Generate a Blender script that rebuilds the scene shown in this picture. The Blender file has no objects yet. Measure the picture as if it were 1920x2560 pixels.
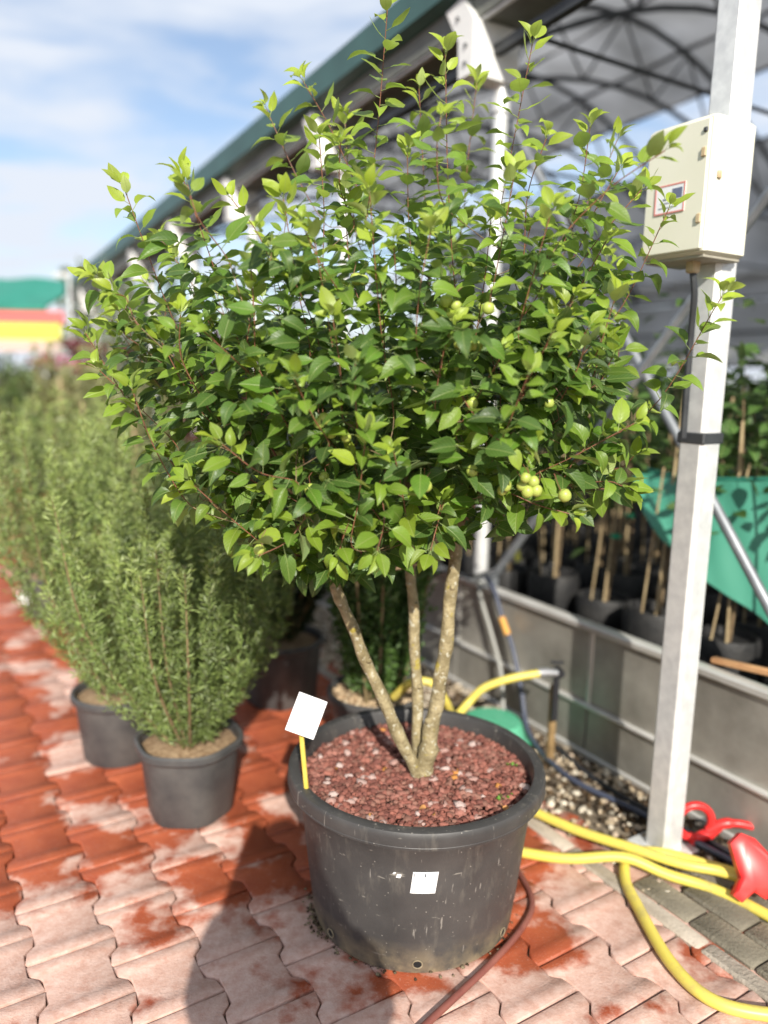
import bpy, math, random
import numpy as np
from mathutils import Vector, Matrix
rng = np.random.default_rng(11); random.seed(11)
sc = bpy.context.scene
C = sc.collection
R = math.radians

# ------------------------------------------------------------ camera, sky, sun, exposure
cam = bpy.data.cameras.new('camera'); camo = bpy.data.objects.new('camera', cam); C.objects.link(camo)
CAM_Z = 1.5
camo.matrix_world = Matrix.Translation((0, 0, CAM_Z)) @ Matrix.Rotation(R(80.0), 4, 'X') @ Matrix.Rotation(0.02, 4, 'Z')
cam.sensor_fit = 'VERTICAL'; cam.sensor_height = 36; cam.sensor_width = 27; cam.lens = 27.0
cam.clip_start = 0.05; cam.clip_end = 400
cam.dof.use_dof = True; cam.dof.focus_distance = 1.77; cam.dof.aperture_fstop = 0.95
sc.camera = camo

SUN_AZ, SUN_EL = R(8.5), R(32)          # behind the photographer, a little to the right
world = bpy.data.worlds.new('World'); sc.world = world; world.use_nodes = True
nt = world.node_tree; N = nt.nodes; L = nt.links; N.clear()
out = N.new('ShaderNodeOutputWorld'); bg = N.new('ShaderNodeBackground'); bg.inputs['Strength'].default_value = 0.080
sky = N.new('ShaderNodeTexSky'); sky.sky_type = 'NISHITA'; sky.sun_disc = False
sky.sun_elevation = SUN_EL; sky.sun_rotation = math.pi - SUN_AZ; sky.air_density = 1.0; sky.dust_density = 1.2; sky.ozone_density = 1.5
tc = N.new('ShaderNodeTexCoord')
sep = N.new('ShaderNodeSeparateXYZ'); L.new(tc.outputs['Generated'], sep.inputs[0])
mx = N.new('ShaderNodeMath'); mx.operation = 'MAXIMUM'; mx.inputs[1].default_value = 0.0; L.new(sep.outputs['Z'], mx.inputs[0])
ad = N.new('ShaderNodeMath'); ad.operation = 'ADD'; ad.inputs[1].default_value = 0.16; L.new(mx.outputs[0], ad.inputs[0])
dv = N.new('ShaderNodeVectorMath'); dv.operation = 'DIVIDE'
cb = N.new('ShaderNodeCombineXYZ')
for i in range(3): L.new(ad.outputs[0], cb.inputs[i])
L.new(tc.outputs['Generated'], dv.inputs[0]); L.new(cb.outputs[0], dv.inputs[1])
mp = N.new('ShaderNodeMapping'); mp.inputs['Rotation'].default_value = (0, 0, R(-24)); mp.inputs['Scale'].default_value = (0.95, 1.7, 1); L.new(dv.outputs[0], mp.inputs[0])
nz = N.new('ShaderNodeTexNoise'); nz.inputs['Scale'].default_value = 1.7; nz.inputs['Detail'].default_value = 7; nz.inputs['Roughness'].default_value = 0.55; nz.inputs['Distortion'].default_value = 0.35
L.new(mp.outputs[0], nz.inputs['Vector'])
cr = N.new('ShaderNodeValToRGB'); cr.color_ramp.elements[0].position = 0.38; cr.color_ramp.elements[1].position = 0.58; cr.color_ramp.elements[0].color = (.14,.14,.14,1)
L.new(nz.outputs['Fac'], cr.inputs[0])
mix = N.new('ShaderNodeMix'); mix.data_type = 'RGBA'; L.new(cr.outputs[0], mix.inputs[0]); gain = N.new('ShaderNodeVectorMath'); gain.operation = 'SCALE'; gain.inputs['Scale'].default_value = 1.55; L.new(sky.outputs[0], gain.inputs[0]); L.new(gain.outputs[0], mix.inputs[6])
mix.inputs[7].default_value = (7.2, 7.75, 8.7, 1)
L.new(mix.outputs[2], bg.inputs[0]); L.new(bg.outputs[0], out.inputs[0])

sl = bpy.data.lights.new('sun', 'SUN'); sl.energy = 5.0; sl.angle = R(0.5); sl.color = (1, 0.94, 0.84)
slo = bpy.data.objects.new('sun', sl); C.objects.link(slo); slo.location = (3, -8, 9)
to_sun = Vector((math.sin(SUN_AZ)*math.cos(SUN_EL), -math.cos(SUN_AZ)*math.cos(SUN_EL), math.sin(SUN_EL)))
slo.rotation_euler = (-to_sun).to_track_quat('-Z', 'Y').to_euler()

sc.render.engine = 'CYCLES'
sc.view_settings.view_transform = 'Standard'; sc.view_settings.look = 'None'
sc.view_settings.exposure = 0.50; sc.view_settings.gamma = 1
sc.cycles.max_bounces = 4; sc.cycles.transparent_max_bounces = 8; sc.cycles.transmission_bounces = 4

# ------------------------------------------------------------ helpers
class MB:
    """collects shapes; build() links them as ONE mesh object"""
    def __init__(s): s.v = []; s.f = []
    def add(s, v, f):
        o = len(s.v); s.v += [tuple(map(float, p)) for p in v]; s.f += [tuple(i+o for i in q) for q in f]; return s
    def box(s, c, d, rot=None, bev=0.0):
        x, y, z = d[0]/2, d[1]/2, d[2]/2
        M = rot if rot is not None else Matrix.Identity(3)
        b = min(bev, 0.45*min(d))
        if b <= 0:
            vs = [Vector((i*x, j*y, k*z)) for k in (-1, 1) for j in (-1, 1) for i in (-1, 1)]
            fs = [(0,2,3,1),(4,5,7,6),(0,1,5,4),(2,6,7,3),(0,4,6,2),(1,3,7,5)]
        else:
            vs = []; fs = []
            ol = [(-x+b,-y),(x-b,-y),(x,-y+b),(x,y-b),(x-b,y),(-x+b,y),(-x,y-b),(-x,-y+b)]
            il = [(px*(x-b)/x, py*(y-b)/y) for px, py in ol]
            for o, zz in ((il,-z),(ol,-z+b),(ol,z-b),(il,z)): vs += [Vector((p[0],p[1],zz)) for p in o]
            n = 8
            for r in range(3): fs += [(r*n+i, r*n+(i+1)%n, (r+1)*n+(i+1)%n, (r+1)*n+i) for i in range(n)]
            fs += [tuple(range(n-1,-1,-1)), tuple(range(3*n,4*n))]
        c = Vector(c); return s.add([M@p+c for p in vs], fs)
    def tube(s, pts, rad, n=8, cap=True):
        pts = [Vector(p) for p in pts]; m = len(pts)
        if not hasattr(rad, '__len__'): rad = [rad]*m
        t = (pts[1]-pts[0]).normalized(); a = Vector((0,0,1)) if abs(t.z) < .9 else Vector((1,0,0))
        u = t.cross(a).normalized(); vs = []
        for i in range(m):
            t = (pts[min(i+1,m-1)]-pts[max(i-1,0)]).normalized()
            u = (u - t*u.dot(t)).normalized(); w = t.cross(u)
            vs += [pts[i]+(u*math.cos(2*math.pi*k/n)+w*math.sin(2*math.pi*k/n))*rad[i] for k in range(n)]
        fs = [(i*n+k, i*n+(k+1)%n, (i+1)*n+(k+1)%n, (i+1)*n+k) for i in range(m-1) for k in range(n)]
        if cap: fs += [tuple(range(n-1,-1,-1)), tuple(range((m-1)*n, m*n))]
        return s.add(vs, fs)
    def lathe(s, prof, n=48, c=(0,0,0), wob=None):
        vs = []
        for r, z in prof:
            for k in range(n):
                a = 2*math.pi*k/n; rr = r*(1+(wob(a, z) if wob else 0))
                vs.append((c[0]+rr*math.cos(a), c[1]+rr*math.sin(a), c[2]+z))
        m = len(prof)
        return s.add(vs, [(i*n+k, i*n+(k+1)%n, (i+1)*n+(k+1)%n, (i+1)*n+k) for i in range(m-1) for k in range(n)])
    def prism(s, ol, z0, z1, M=None):
        n = len(ol); vs = [Vector((p[0],p[1],z)) for z in (z0,z1) for p in ol]
        if M is not None: vs = [M@v for v in vs]
        return s.add(vs, [tuple(range(n-1,-1,-1)), tuple(range(n,2*n))]+[(i,(i+1)%n,n+(i+1)%n,n+i) for i in range(n)])
    def grid(s, fn, nu, nv):
        vs = [fn(i/nu, j/nv) for i in range(nu+1) for j in range(nv+1)]; w = nv+1
        return s.add(vs, [(i*w+j, i*w+j+1, (i+1)*w+j+1, (i+1)*w+j) for i in range(nu) for j in range(nv)])
    def mesh(s, name, mat=None, smooth=True):
        me = bpy.data.meshes.new(name); me.from_pydata(s.v, [], s.f)
        if smooth: me.shade_smooth(); me.set_sharp_from_angle(angle=R(38))
        if mat: me.materials.append(mat)
        me.update(); return me
    def build(s, name, mat, parent=None, smooth=True):
        return link(name, s.mesh(name, mat, smooth), parent)
def link(name, me, parent=None):
    o = bpy.data.objects.new(name, me); C.objects.link(o)
    if parent: o.parent = parent
    return o
def tag(o, label=None, cat=None, group=None, kind=None):
    if label: o['label'] = label
    if cat: o['category'] = cat
    if group: o['group'] = group
    if kind: o['kind'] = kind
    return o
def empty(name, label, cat, group=None, loc=(0,0,0), rz=0):
    o = bpy.data.objects.new(name, None); C.objects.link(o); o.location = loc; o.rotation_euler = (0,0,rz)
    o.empty_display_size = .05
    return tag(o, label, cat, group)
def spline(pts, per=8):
    P = [Vector(p) for p in pts]; P = [P[0]*2-P[1]]+P+[P[-1]*2-P[-2]]; o = []
    for i in range(1, len(P)-2):
        for k in range(per):
            t = k/per; a, b, c, d = P[i-1], P[i], P[i+1], P[i+2]
            o.append(.5*((2*b)+(c-a)*t+(2*a-5*b+4*c-d)*t*t+(3*b-a-3*c+d)*t**3))
    return o+[P[-2]]
def quadmesh(name, V, F, mat, uv=None, col=None, smooth=True):
    """fast mesh out of quads: V (n,3), F (m,4), uv per vertex, colour per vertex"""
    me = bpy.data.meshes.new(name); V = np.asarray(V, np.float32); F = np.asarray(F, np.int32)
    me.vertices.add(len(V)); me.vertices.foreach_set('co', V.ravel())
    me.loops.add(F.size); me.loops.foreach_set('vertex_index', F.ravel())
    me.polygons.add(len(F)); me.polygons.foreach_set('loop_start', np.arange(0, F.size, 4, dtype=np.int32))
    if uv is not None:
        u = me.uv_layers.new(name='UVMap'); u.data.foreach_set('uv', np.asarray(uv, np.float32)[F.ravel()].ravel())
    if col is not None:
        c = me.color_attributes.new('tint', 'FLOAT_COLOR', 'POINT'); c.data.foreach_set('color', np.asarray(col, np.float32).ravel())
    me.update(calc_edges=True); me.validate()
    if smooth: me.shade_smooth()
    if mat: me.materials.append(mat)
    return me
def scatter(tv, tf, pos, rot, scl):
    """copies of a template: pos (N,3), rot (N,3,3), scl (N,)"""
    n, k = len(pos), len(tv)
    V = np.einsum('nij,kj->nki', rot, tv)*np.asarray(scl)[:,None,None]+np.asarray(pos)[:,None,:]
    F = (np.asarray(tf)[None]+(np.arange(n)*k)[:,None,None]).reshape(-1,4)
    return V.reshape(-1,3), F
def norm(a): return a/np.maximum(np.linalg.norm(a, axis=-1, keepdims=True), 1e-9)
def frames(d, up):
    """columns x (across), y (along d), z (normal, near up)"""
    y = norm(d); z = norm(up-y*np.sum(up*y, -1, keepdims=True)); x = np.cross(y, z)
    return np.stack([x, y, z], -1)
def rand_rot(n):
    return frames(rng.normal(size=(n,3)), rng.normal(size=(n,3)))

# ------------------------------------------------------------ materials
def mat(name, col=(.5,.5,.5), rough=.6, metal=0.0, spec=.5, col2=None, scale=8.0, detail=5.0, lo=.35, hi=.65, bump=0.0, bscale=60.0, coords='Object', rnd=0.0):
    m = bpy.data.materials.new(name); m.use_nodes = True; nt = m.node_tree; b = nt.nodes['Principled BSDF']
    b.inputs['Base Color'].default_value = (*col, 1); b.inputs['Roughness'].default_value = rough; b.inputs['Metallic'].default_value = metal
    b.inputs['Specular IOR Level'].default_value = spec
    t = nt.nodes.new('ShaderNodeTexCoord'); src = t.outputs[coords]
    if coords == 'World':
        pass
    if col2:
        n = nt.nodes.new('ShaderNodeTexNoise'); n.inputs['Scale'].default_value = scale; n.inputs['Detail'].default_value = detail; n.inputs['Roughness'].default_value = .6
        nt.links.new(src, n.inputs['Vector'])
        r = nt.nodes.new('ShaderNodeValToRGB'); r.color_ramp.elements[0].position = lo; r.color_ramp.elements[1].position = hi
        r.color_ramp.elements[0].color = (*col, 1); r.color_ramp.elements[1].color = (*col2, 1)
        nt.links.new(n.outputs['Fac'], r.inputs[0]); last = r.outputs[0]
    else: last = None
    if rnd:
        oi = nt.nodes.new('ShaderNodeObjectInfo'); h = nt.nodes.new('ShaderNodeHueSaturation')
        mr = nt.nodes.new('ShaderNodeMapRange'); mr.inputs[3].default_value = 1-rnd; mr.inputs[4].default_value = 1+rnd
        nt.links.new(oi.outputs['Random'], mr.inputs[0]); nt.links.new(mr.outputs[0], h.inputs['Value'])
        if last: nt.links.new(last, h.inputs['Color'])
        else: h.inputs['Color'].default_value = (*col, 1)
        last = h.outputs[0]
    if last: nt.links.new(last, b.inputs['Base Color'])
    if bump:
        n2 = nt.nodes.new('ShaderNodeTexNoise'); n2.inputs['Scale'].default_value = bscale; n2.inputs['Detail'].default_value = 6
        nt.links.new(src, n2.inputs['Vector'])
        bp = nt.nodes.new('ShaderNodeBump'); bp.inputs['Strength'].default_value = bump; bp.inputs['Distance'].default_value = .01
        nt.links.new(n2.outputs['Fac'], bp.inputs['Height']); nt.links.new(bp.outputs[0], b.inputs['Normal'])
    return m
def leafmat(name, source, rough=.42, trans=.32, veins=True, tcol=(1.25,1.35,.55)):
    """leaf: colour from the vertex tint of a leaf mass or from the object's own colour; light passes through the blade"""
    m = bpy.data.materials.new(name); m.use_nodes = True; nt = m.node_tree; N = nt.nodes; L = nt.links
    b = N['Principled BSDF']; o = N['Material Output']; b.inputs['Roughness'].default_value = rough
    b.inputs['Specular IOR Level'].default_value = .45
    if source == 'object':
        c = N.new('ShaderNodeObjectInfo').outputs['Color']
    else:
        a = N.new('ShaderNodeAttribute'); a.attribute_name = 'tint'; c = a.outputs['Color']
    geo = N.new('ShaderNodeNewGeometry')
    ns = N.new('ShaderNodeTexNoise'); ns.inputs['Scale'].default_value = 45; ns.inputs['Detail'].default_value = 3; L.new(geo.outputs['Position'], ns.inputs['Vector'])
    h = N.new('ShaderNodeHueSaturation'); mr = N.new('ShaderNodeMapRange'); mr.inputs[3].default_value = .78; mr.inputs[4].default_value = 1.22
    L.new(ns.outputs['Fac'], mr.inputs[0]); L.new(mr.outputs[0], h.inputs['Value']); L.new(c, h.inputs['Color']); c = h.outputs[0]
    # the underside of a blade is paler and duller
    bf = N.new('ShaderNodeMix'); bf.data_type = 'RGBA'; bf.blend_type = 'MIX'
    h2 = N.new('ShaderNodeHueSaturation'); h2.inputs['Saturation'].default_value = .72; h2.inputs['Value'].default_value = 1.25; L.new(c, h2.inputs['Color'])
    L.new(geo.outputs['Backfacing'], bf.inputs[0]); L.new(c, bf.inputs[6]); L.new(h2.outputs[0], bf.inputs[7]); c = bf.outputs[2]
    if veins:
        uv = N.new('ShaderNodeUVMap'); sp = N.new('ShaderNodeSeparateXYZ'); L.new(uv.outputs[0], sp.inputs[0])
        ab = N.new('ShaderNodeMath'); ab.operation = 'ABSOLUTE'; L.new(sp.outputs['X'], ab.inputs[0])
        mid = N.new('ShaderNodeMapRange'); mid.inputs[1].default_value = .02; mid.inputs[2].default_value = .075; mid.inputs[3].default_value = 1; mid.inputs[4].default_value = 0
        L.new(ab.outputs[0], mid.inputs[0])
        k = N.new('ShaderNodeMath'); k.operation = 'MULTIPLY_ADD'; k.inputs[1].default_value = -.38; L.new(ab.outputs[0], k.inputs[0]); L.new(sp.outputs['Y'], k.inputs[2])
        sn = N.new('ShaderNodeMath'); sn.operation = 'MULTIPLY'; sn.inputs[1].default_value = 44; L.new(k.outputs[0], sn.inputs[0])
        si = N.new('ShaderNodeMath'); si.operation = 'SINE'; L.new(sn.outputs[0], si.inputs[0])
        sv = N.new('ShaderNodeMapRange'); sv.inputs[1].default_value = .82; sv.inputs[2].default_value = 1.0; sv.inputs[3].default_value = 0; sv.inputs[4].default_value = .35; L.new(si.outputs[0], sv.inputs[0])
        mxx = N.new('ShaderNodeMath'); mxx.operation = 'MAXIMUM'; L.new(mid.outputs[0], mxx.inputs[0]); L.new(sv.outputs[0], mxx.inputs[1])
        vm = N.new('ShaderNodeMath'); vm.operation = 'MULTIPLY'; vm.inputs[1].default_value = .5; L.new(mxx.outputs[0], vm.inputs[0])
        mc = N.new('ShaderNodeMix'); mc.data_type = 'RGBA'; L.new(vm.outputs[0], mc.inputs[0]); L.new(c, mc.inputs[6]); mc.inputs[7].default_value = (.30,.36,.12,1); c = mc.outputs[2]
        bp = N.new('ShaderNodeBump'); bp.inputs['Strength'].default_value = .35; bp.inputs['Distance'].default_value = .004; bp.invert = True
        L.new(mxx.outputs[0], bp.inputs['Height']); L.new(bp.outputs[0], b.inputs['Normal'])
    L.new(c, b.inputs['Base Color'])
    tr = N.new('ShaderNodeBsdfTranslucent'); mt = N.new('ShaderNodeMix'); mt.data_type = 'RGBA'; mt.blend_type = 'MULTIPLY'; mt.inputs[0].default_value = 1
    L.new(c, mt.inputs[6]); mt.inputs[7].default_value = (*tcol, 1); L.new(mt.outputs[2], tr.inputs['Color'])
    ms = N.new('ShaderNodeMixShader'); ms.inputs[0].default_value = trans
    L.new(b.outputs[0], ms.inputs[1]); L.new(tr.outputs[0], ms.inputs[2]); L.new(ms.outputs[0], o.inputs['Surface'])
    return m

# ------------------------------------------------------------ the greenhouse's own frame: s along its side, w out towards the yard, z up
O0 = Vector((.993, 2.635, 0)); DS = Vector((-.5265, .85, 0)).normalized(); DW = Vector((-DS.y, DS.x, 0))
def G(s, w, z=0): return O0+DS*s+DW*w+Vector((0,0,z))
GM = Matrix((DS, -DW, Vector((0,0,1)))).transposed()      # local x = along s, local y = into the greenhouse
def gut_z(s): return 2.97-.053*(s-1.1)
GROT = math.atan2(DS.y, DS.x)

# ------------------------------------------------------------ ground and paving
def ground_mat(name, c1, c2, c3, sc1, sc2, rough=.9, bump=.6, bs=90):
    m = mat(name, c1, rough, col2=c2, scale=sc1, detail=8, bump=bump, bscale=bs)
    return m
M_sand = mat('joint_sand', (.07,.055,.035), .95, col2=(.16,.12,.085), scale=14, bump=.5, bscale=150)
g = MB(); g.grid(lambda a, b: (-130+260*a, -40+250*b, -.014), 6, 6)
tag(g.build('ground', M_sand), kind='structure')

def paver_mat():
    m = bpy.data.materials.new('concrete_paver'); m.use_nodes = True; nt = m.node_tree; N = nt.nodes; L = nt.links; b = N['Principled BSDF']
    geo = N.new('ShaderNodeNewGeometry'); oi = N.new('ShaderNodeObjectInfo')
    def noise(s, d, r=.6):
        n = N.new('ShaderNodeTexNoise'); n.inputs['Scale'].default_value = s; n.inputs['Detail'].default_value = d; n.inputs['Roughness'].default_value = r
        n.noise_dimensions = '3D'; off_ = N.new('ShaderNodeVectorMath'); off_.operation = 'ADD'; off_.inputs[1].default_value = (3.7,1.9,0); L.new(geo.outputs['Position'], off_.inputs[0]); L.new(off_.outputs[0], n.inputs['Vector']); return n.outputs['Fac']
    def mr(x, a, bb, c=0, d=1):
        n = N.new('ShaderNodeMapRange'); n.inputs[1].default_value = a; n.inputs[2].default_value = bb; n.inputs[3].default_value = c; n.inputs[4].default_value = d
        L.new(x, n.inputs[0]); return n.outputs[0]
    def mx(f, a, bb):
        n = N.new('ShaderNodeMix'); n.data_type = 'RGBA'
        if hasattr(f, 'links'): L.new(f, n.inputs[0])
        else: n.inputs[0].default_value = f
        for i, x in ((6, a), (7, bb)):
            if hasattr(x, 'links'): L.new(x, n.inputs[i])
            else: n.inputs[i].default_value = (*x, 1)
        return n.outputs[2]
    def mth(op, a, bb):
        n = N.new('ShaderNodeMath'); n.operation = op
        for i, x in ((0, a), (1, bb)):
            if hasattr(x, 'links'): L.new(x, n.inputs[i])
            else: n.inputs[i].default_value = x
        return n.outputs[0]
    at = N.new('ShaderNodeAttribute'); at.attribute_name = 'stone'; sr = mth('ADD', at.outputs['Fac'], mth('MULTIPLY', oi.outputs['Random'], 1.0))
    red = mx(mr(noise(9, 5), .3, .7), (.28,.060,.026), (.39,.098,.040))
    pale = mx(mr(noise(30, 6, .7), .35, .65), (.47,.275,.215), (.60,.42,.355))
    # faded crust worn off in patches; each stone has weathered differently
    wear = mth('ADD', mth('MULTIPLY', noise(2.6, 4, .55), 1.35), mth('MULTIPLY', noise(9, 6, .65), .45))
    wear = mth('ADD', wear, mth('MULTIPLY', sr, .09))
    # the faded crust has survived nearest the lane; the far stones are freshly washed
    sp = N.new('ShaderNodeSeparateXYZ'); L.new(geo.outputs['Position'], sp.inputs[0])
    wear = mth('ADD', wear, mr(sp.outputs['Y'], 1.5, 2.7, .14, -.13))
    f = mr(wear, .90, 1.00)
    c = mx(f, red, pale)
    c = mx(mr(noise(3.3, 7, .7), .62, .78, 0, .55), c, (.20,.13,.10))
    c = mx(mr(noise(220, 3), .6, .75, 0, .35), c, (.66,.5,.42))
    L.new(c, b.inputs['Base Color']); L.new(mr(f, 0, 1, .55, .85), b.inputs['Roughness'])
    b.inputs['Specular IOR Level'].default_value = .35
    bp = N.new('ShaderNodeBump'); bp.inputs['Strength'].default_value = .45; bp.inputs['Distance'].default_value = .004
    L.new(mth('ADD', noise(160, 5), mth('MULTIPLY', f, .5)), bp.inputs['Height']); L.new(bp.outputs[0], b.inputs['Normal'])
    return m
M_paver = paver_mat()
PL, PW, PA = .22, .19, .020                       # double-T stone: length, row pitch, depth of the step
def paver_outline(g=.0035, sh=0.0):
    def w(x):                                      # +1 at the ends, -1 in the middle
        x = abs(x)/(PL/2)
        return max(-1, min(1, (x-.5)/.17))
    xs = [-PL/2+g+sh, -PL*.30, -PL*.20, PL*.20, PL*.30, PL/2-g-sh]
    top = [(x, PW/2+PA*w(x)-g-sh) for x in xs]; bot = [(x, -PW/2-PA*w(x)+g+sh) for x in xs]
    return bot+top[::-1]
def paver_arrays():
    a = paver_outline(); b = paver_outline(sh=.0032); n = len(a)
    V = [(x,y,-.03) for x,y in a]+[(x,y,-.0024) for x,y in a]+[(x,y,0) for x,y in b]
    F = [(r*n+i, r*n+(i+1)%n, (r+1)*n+(i+1)%n, (r+1)*n+i) for r in range(2) for i in range(n)]
    h = n//2
    F += [(2*n+i, 2*n+i+1, 2*n+n-2-i, 2*n+n-1-i) for i in range(h-1)]
    return np.array(V), np.array(F)
pV, pF = paver_arrays()
paver_me = quadmesh('paver', pV, pF, M_paver, smooth=False)
paving = tag(bpy.data.objects.new('paving', None), kind='structure'); C.objects.link(paving)
cells = []
for r in range(-1, 46):
    w = .64+PW*r
    for k in range(-16, 70):
        p = G(k*PL+(PL/2 if r % 2 else 0), w)
        if p.y < -1.5 or p.y > 12 or p.x < -7 or p.x > 1.4: continue
        cells.append(p)
def seen(p):
    return p.y > 1.36 and abs(p.x) < .53*p.y*1.02+.12 and not (p.y > 4.6 and p.x > -1.7)
def hidden(p): return (p-Vector((.09,2.15,0))).length < .2
near = sorted([p for p in cells if seen(p) and not hidden(p)], key=lambda p: p.y)[:300]
nk = {(round(p.x,3), round(p.y,3)) for p in near}
def jitter(): return Matrix.Rotation(random.gauss(0,.0035), 3, 'X') @ Matrix.Rotation(random.gauss(0,.0035), 3, 'Y') @ Matrix.Rotation(random.gauss(0,.006), 3, 'Z')
RZ = Matrix.Rotation(GROT, 3, 'Z')
for p in near:
    o = link('paver', paver_me, paving); o.location = p+Vector((0,0,random.uniform(-.0025,.0015))); o.rotation_euler = (RZ@jitter()).to_euler()
far = [p for p in cells if (round(p.x,3), round(p.y,3)) not in nk]
rot = np.array([np.array(RZ@jitter()) for _ in far]); pos = np.array([(p.x,p.y,random.uniform(-.0025,.0015)) for p in far])
V, F = scatter(pV, pF, pos, rot, np.ones(len(far)))
me = quadmesh('paver_rest', V, F, M_paver, smooth=False)
a = me.attributes.new('stone', 'FLOAT', 'FACE'); a.data.foreach_set('value', np.repeat(rng.uniform(-.5,.5,len(far)), len(pF)).astype(np.float32))
tag(link('paver_field', me, paving), kind='stuff')

# kerb between paving and the gravel strip, and the grey slabs by the hose
M_kerb = mat('kerb_concrete', (.30,.26,.21), .9, col2=(.46,.40,.33), scale=9, bump=.4, bscale=120, rnd=.15)
kerb = tag(bpy.data.objects.new('kerb', None), kind='structure'); C.objects.link(kerb)
for k in range(-3, 14):
    m = MB().box((0,0,0), (.492,.055,.11), bev=.006)
    o = m.build('kerb_stone', M_kerb, kerb); o.location = G(-.62+.5*k+.25, .505, -.048); o.rotation_euler = (0,0,GROT)
    if k == -3: kme = o.data
    else: o.data = kme
M_slab = mat('grey_slab', (.13,.115,.085), .85, col2=(.27,.24,.18), scale=5, bump=.5, bscale=130, rnd=.25)
M_bed = mat('gravel_bed', (.10,.075,.05), .95, col2=(.30,.25,.18), scale=7, detail=9, bump=1.0, bscale=80)
bed = MB(); bed.grid(lambda a, b: G(-3+13*a, .477-.50*b, -.006+.012*math.sin(a*37+b*5)*b), 50, 5); tag(bed.build('gravel_strip', M_bed), kind='structure')
slabs = tag(bpy.data.objects.new('slab_apron', None), kind='structure'); C.objects.link(slabs)
sme = MB().box((0,0,0), (.194,.094,.05), bev=.006).mesh('slab', M_slab)
for i in range(8):
    for j in range(4):
        o = link('slab', sme, slabs); o.location = G(-.44-.2*i-(.1 if j % 2 else 0), .425-.1*j, -.012+random.uniform(-.004,.002)); o.rotation_euler = (0,0,GROT+random.gauss(0,.01))

# pale pebbles, loose soil crumbs and litter along the bed wall
def stone_template(nu=6):
    V = [(0,0,-1)]; 
    V = []; rings = [(-.75,.62),(-.1,1.0),(.45,.85),(.9,.35)]
    for z, r in rings:
        for k in range(nu): V.append((r*math.cos(2*math.pi*k/nu), r*math.sin(2*math.pi*k/nu), z))
    F = [(i*nu+k, i*nu+(k+1)%nu, (i+1)*nu+(k+1)%nu, (i+1)*nu+k) for i in range(len(rings)-1) for k in range(nu)]
    t = 3*nu; F += [(t,t+1,t+2,t+3),(t,t+3,t+4,t+5)]
    return np.array(V), np.array(F)
stV, stF = stone_template()
def stones(name, pos, size, cols, material, parent=None, flat=.7):
    n = len(pos); V, F = [], []
    v, F = scatter(stV, stF, np.zeros((n,3)), rand_rot(n), np.ones(n))
    v = v.reshape(n,-1,3)*(1+rng.normal(0,.19,(n,len(stV),1)))*np.asarray(size)[:,None,None]*rng.uniform(.7,1.25,(n,1,3))
    v[:,:,2] *= flat
    v = v+np.asarray(pos)[:,None,:]
    me = quadmesh(name, v.reshape(-1,3), F, material, col=np.repeat(np.c_[cols, np.ones(n)], len(stV), 0), smooth=False)
    return link(name, me, parent)
def stonemat(name, rough=.9):
    m = bpy.data.materials.new(name); m.use_nodes = True; nt = m.node_tree; b = nt.nodes['Principled BSDF']; b.inputs['Roughness'].default_value = rough; b.inputs['Specular IOR Level'].default_value = .25
    a = nt.nodes.new('ShaderNodeAttribute'); a.attribute_name = 'tint'; g = nt.nodes.new('ShaderNodeNewGeometry')
    n = nt.nodes.new('ShaderNodeTexNoise'); n.inputs['Scale'].default_value = 260; n.inputs['Detail'].default_value = 4; nt.links.new(g.outputs['Position'], n.inputs['Vector'])
    mr = nt.nodes.new('ShaderNodeMapRange'); mr.inputs[3].default_value = .65; mr.inputs[4].default_value = 1.35; nt.links.new(n.outputs['Fac'], mr.inputs[0])
    h = nt.nodes.new('ShaderNodeHueSaturation'); nt.links.new(mr.outputs[0], h.inputs['Value']); nt.links.new(a.outputs['Color'], h.inputs['Color']); nt.links.new(h.outputs[0], b.inputs['Base Color'])
    bp = nt.nodes.new('ShaderNodeBump'); bp.inputs['Strength'].default_value = .8; bp.inputs['Distance'].default_value = .003; nt.links.new(n.outputs['Fac'], bp.inputs['Height']); nt.links.new(bp.outputs[0], b.inputs['Normal'])
    return m
M_stone = stonemat('tinted_stone')
n = 4200
s_ = rng.uniform(-.45, 4.5, n); w_ = rng.uniform(.0, .475, n)
keep = (np.sin(s_*4.1+1)*.5+np.sin(s_*9+w_*14)*.5+rng.normal(0,.6,n)+(s_-.5)*1.0 > -.1); s_, w_ = s_[keep], w_[keep]
pos = np.array([tuple(G(a, b, .004)) for a, b in zip(s_, w_)])
k = len(pos); base = np.array([(.52,.43,.31),(.62,.56,.45),(.36,.29,.2),(.45,.36,.27)])[rng.integers(0,4,k)]*rng.uniform(.75,1.15,(k,1))
tag(stones('pebbles', pos, rng.uniform(.007,.016,k), base, M_stone), 'pale pebbles scattered along the foot of the metal bed wall', 'pebbles', kind='stuff')
n = 2600; s_ = rng.uniform(-.8, 2.2, n); w_ = np.abs(rng.normal(.1,.17,n)); ok = w_ < .47; s_, w_ = s_[ok], w_[ok]; k = len(s_)
pos = np.array([tuple(G(a, b, .003)) for a, b in zip(s_, w_)])
tag(stones('soil_crumbs', pos, rng.uniform(.004,.012,k), np.array([(.035,.024,.015),(.06,.04,.025),(.10,.065,.035)])[rng.integers(0,3,k)], M_stone), 'dark crumbs of soil and bark on the gravel strip', 'soil', kind='stuff')

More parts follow.
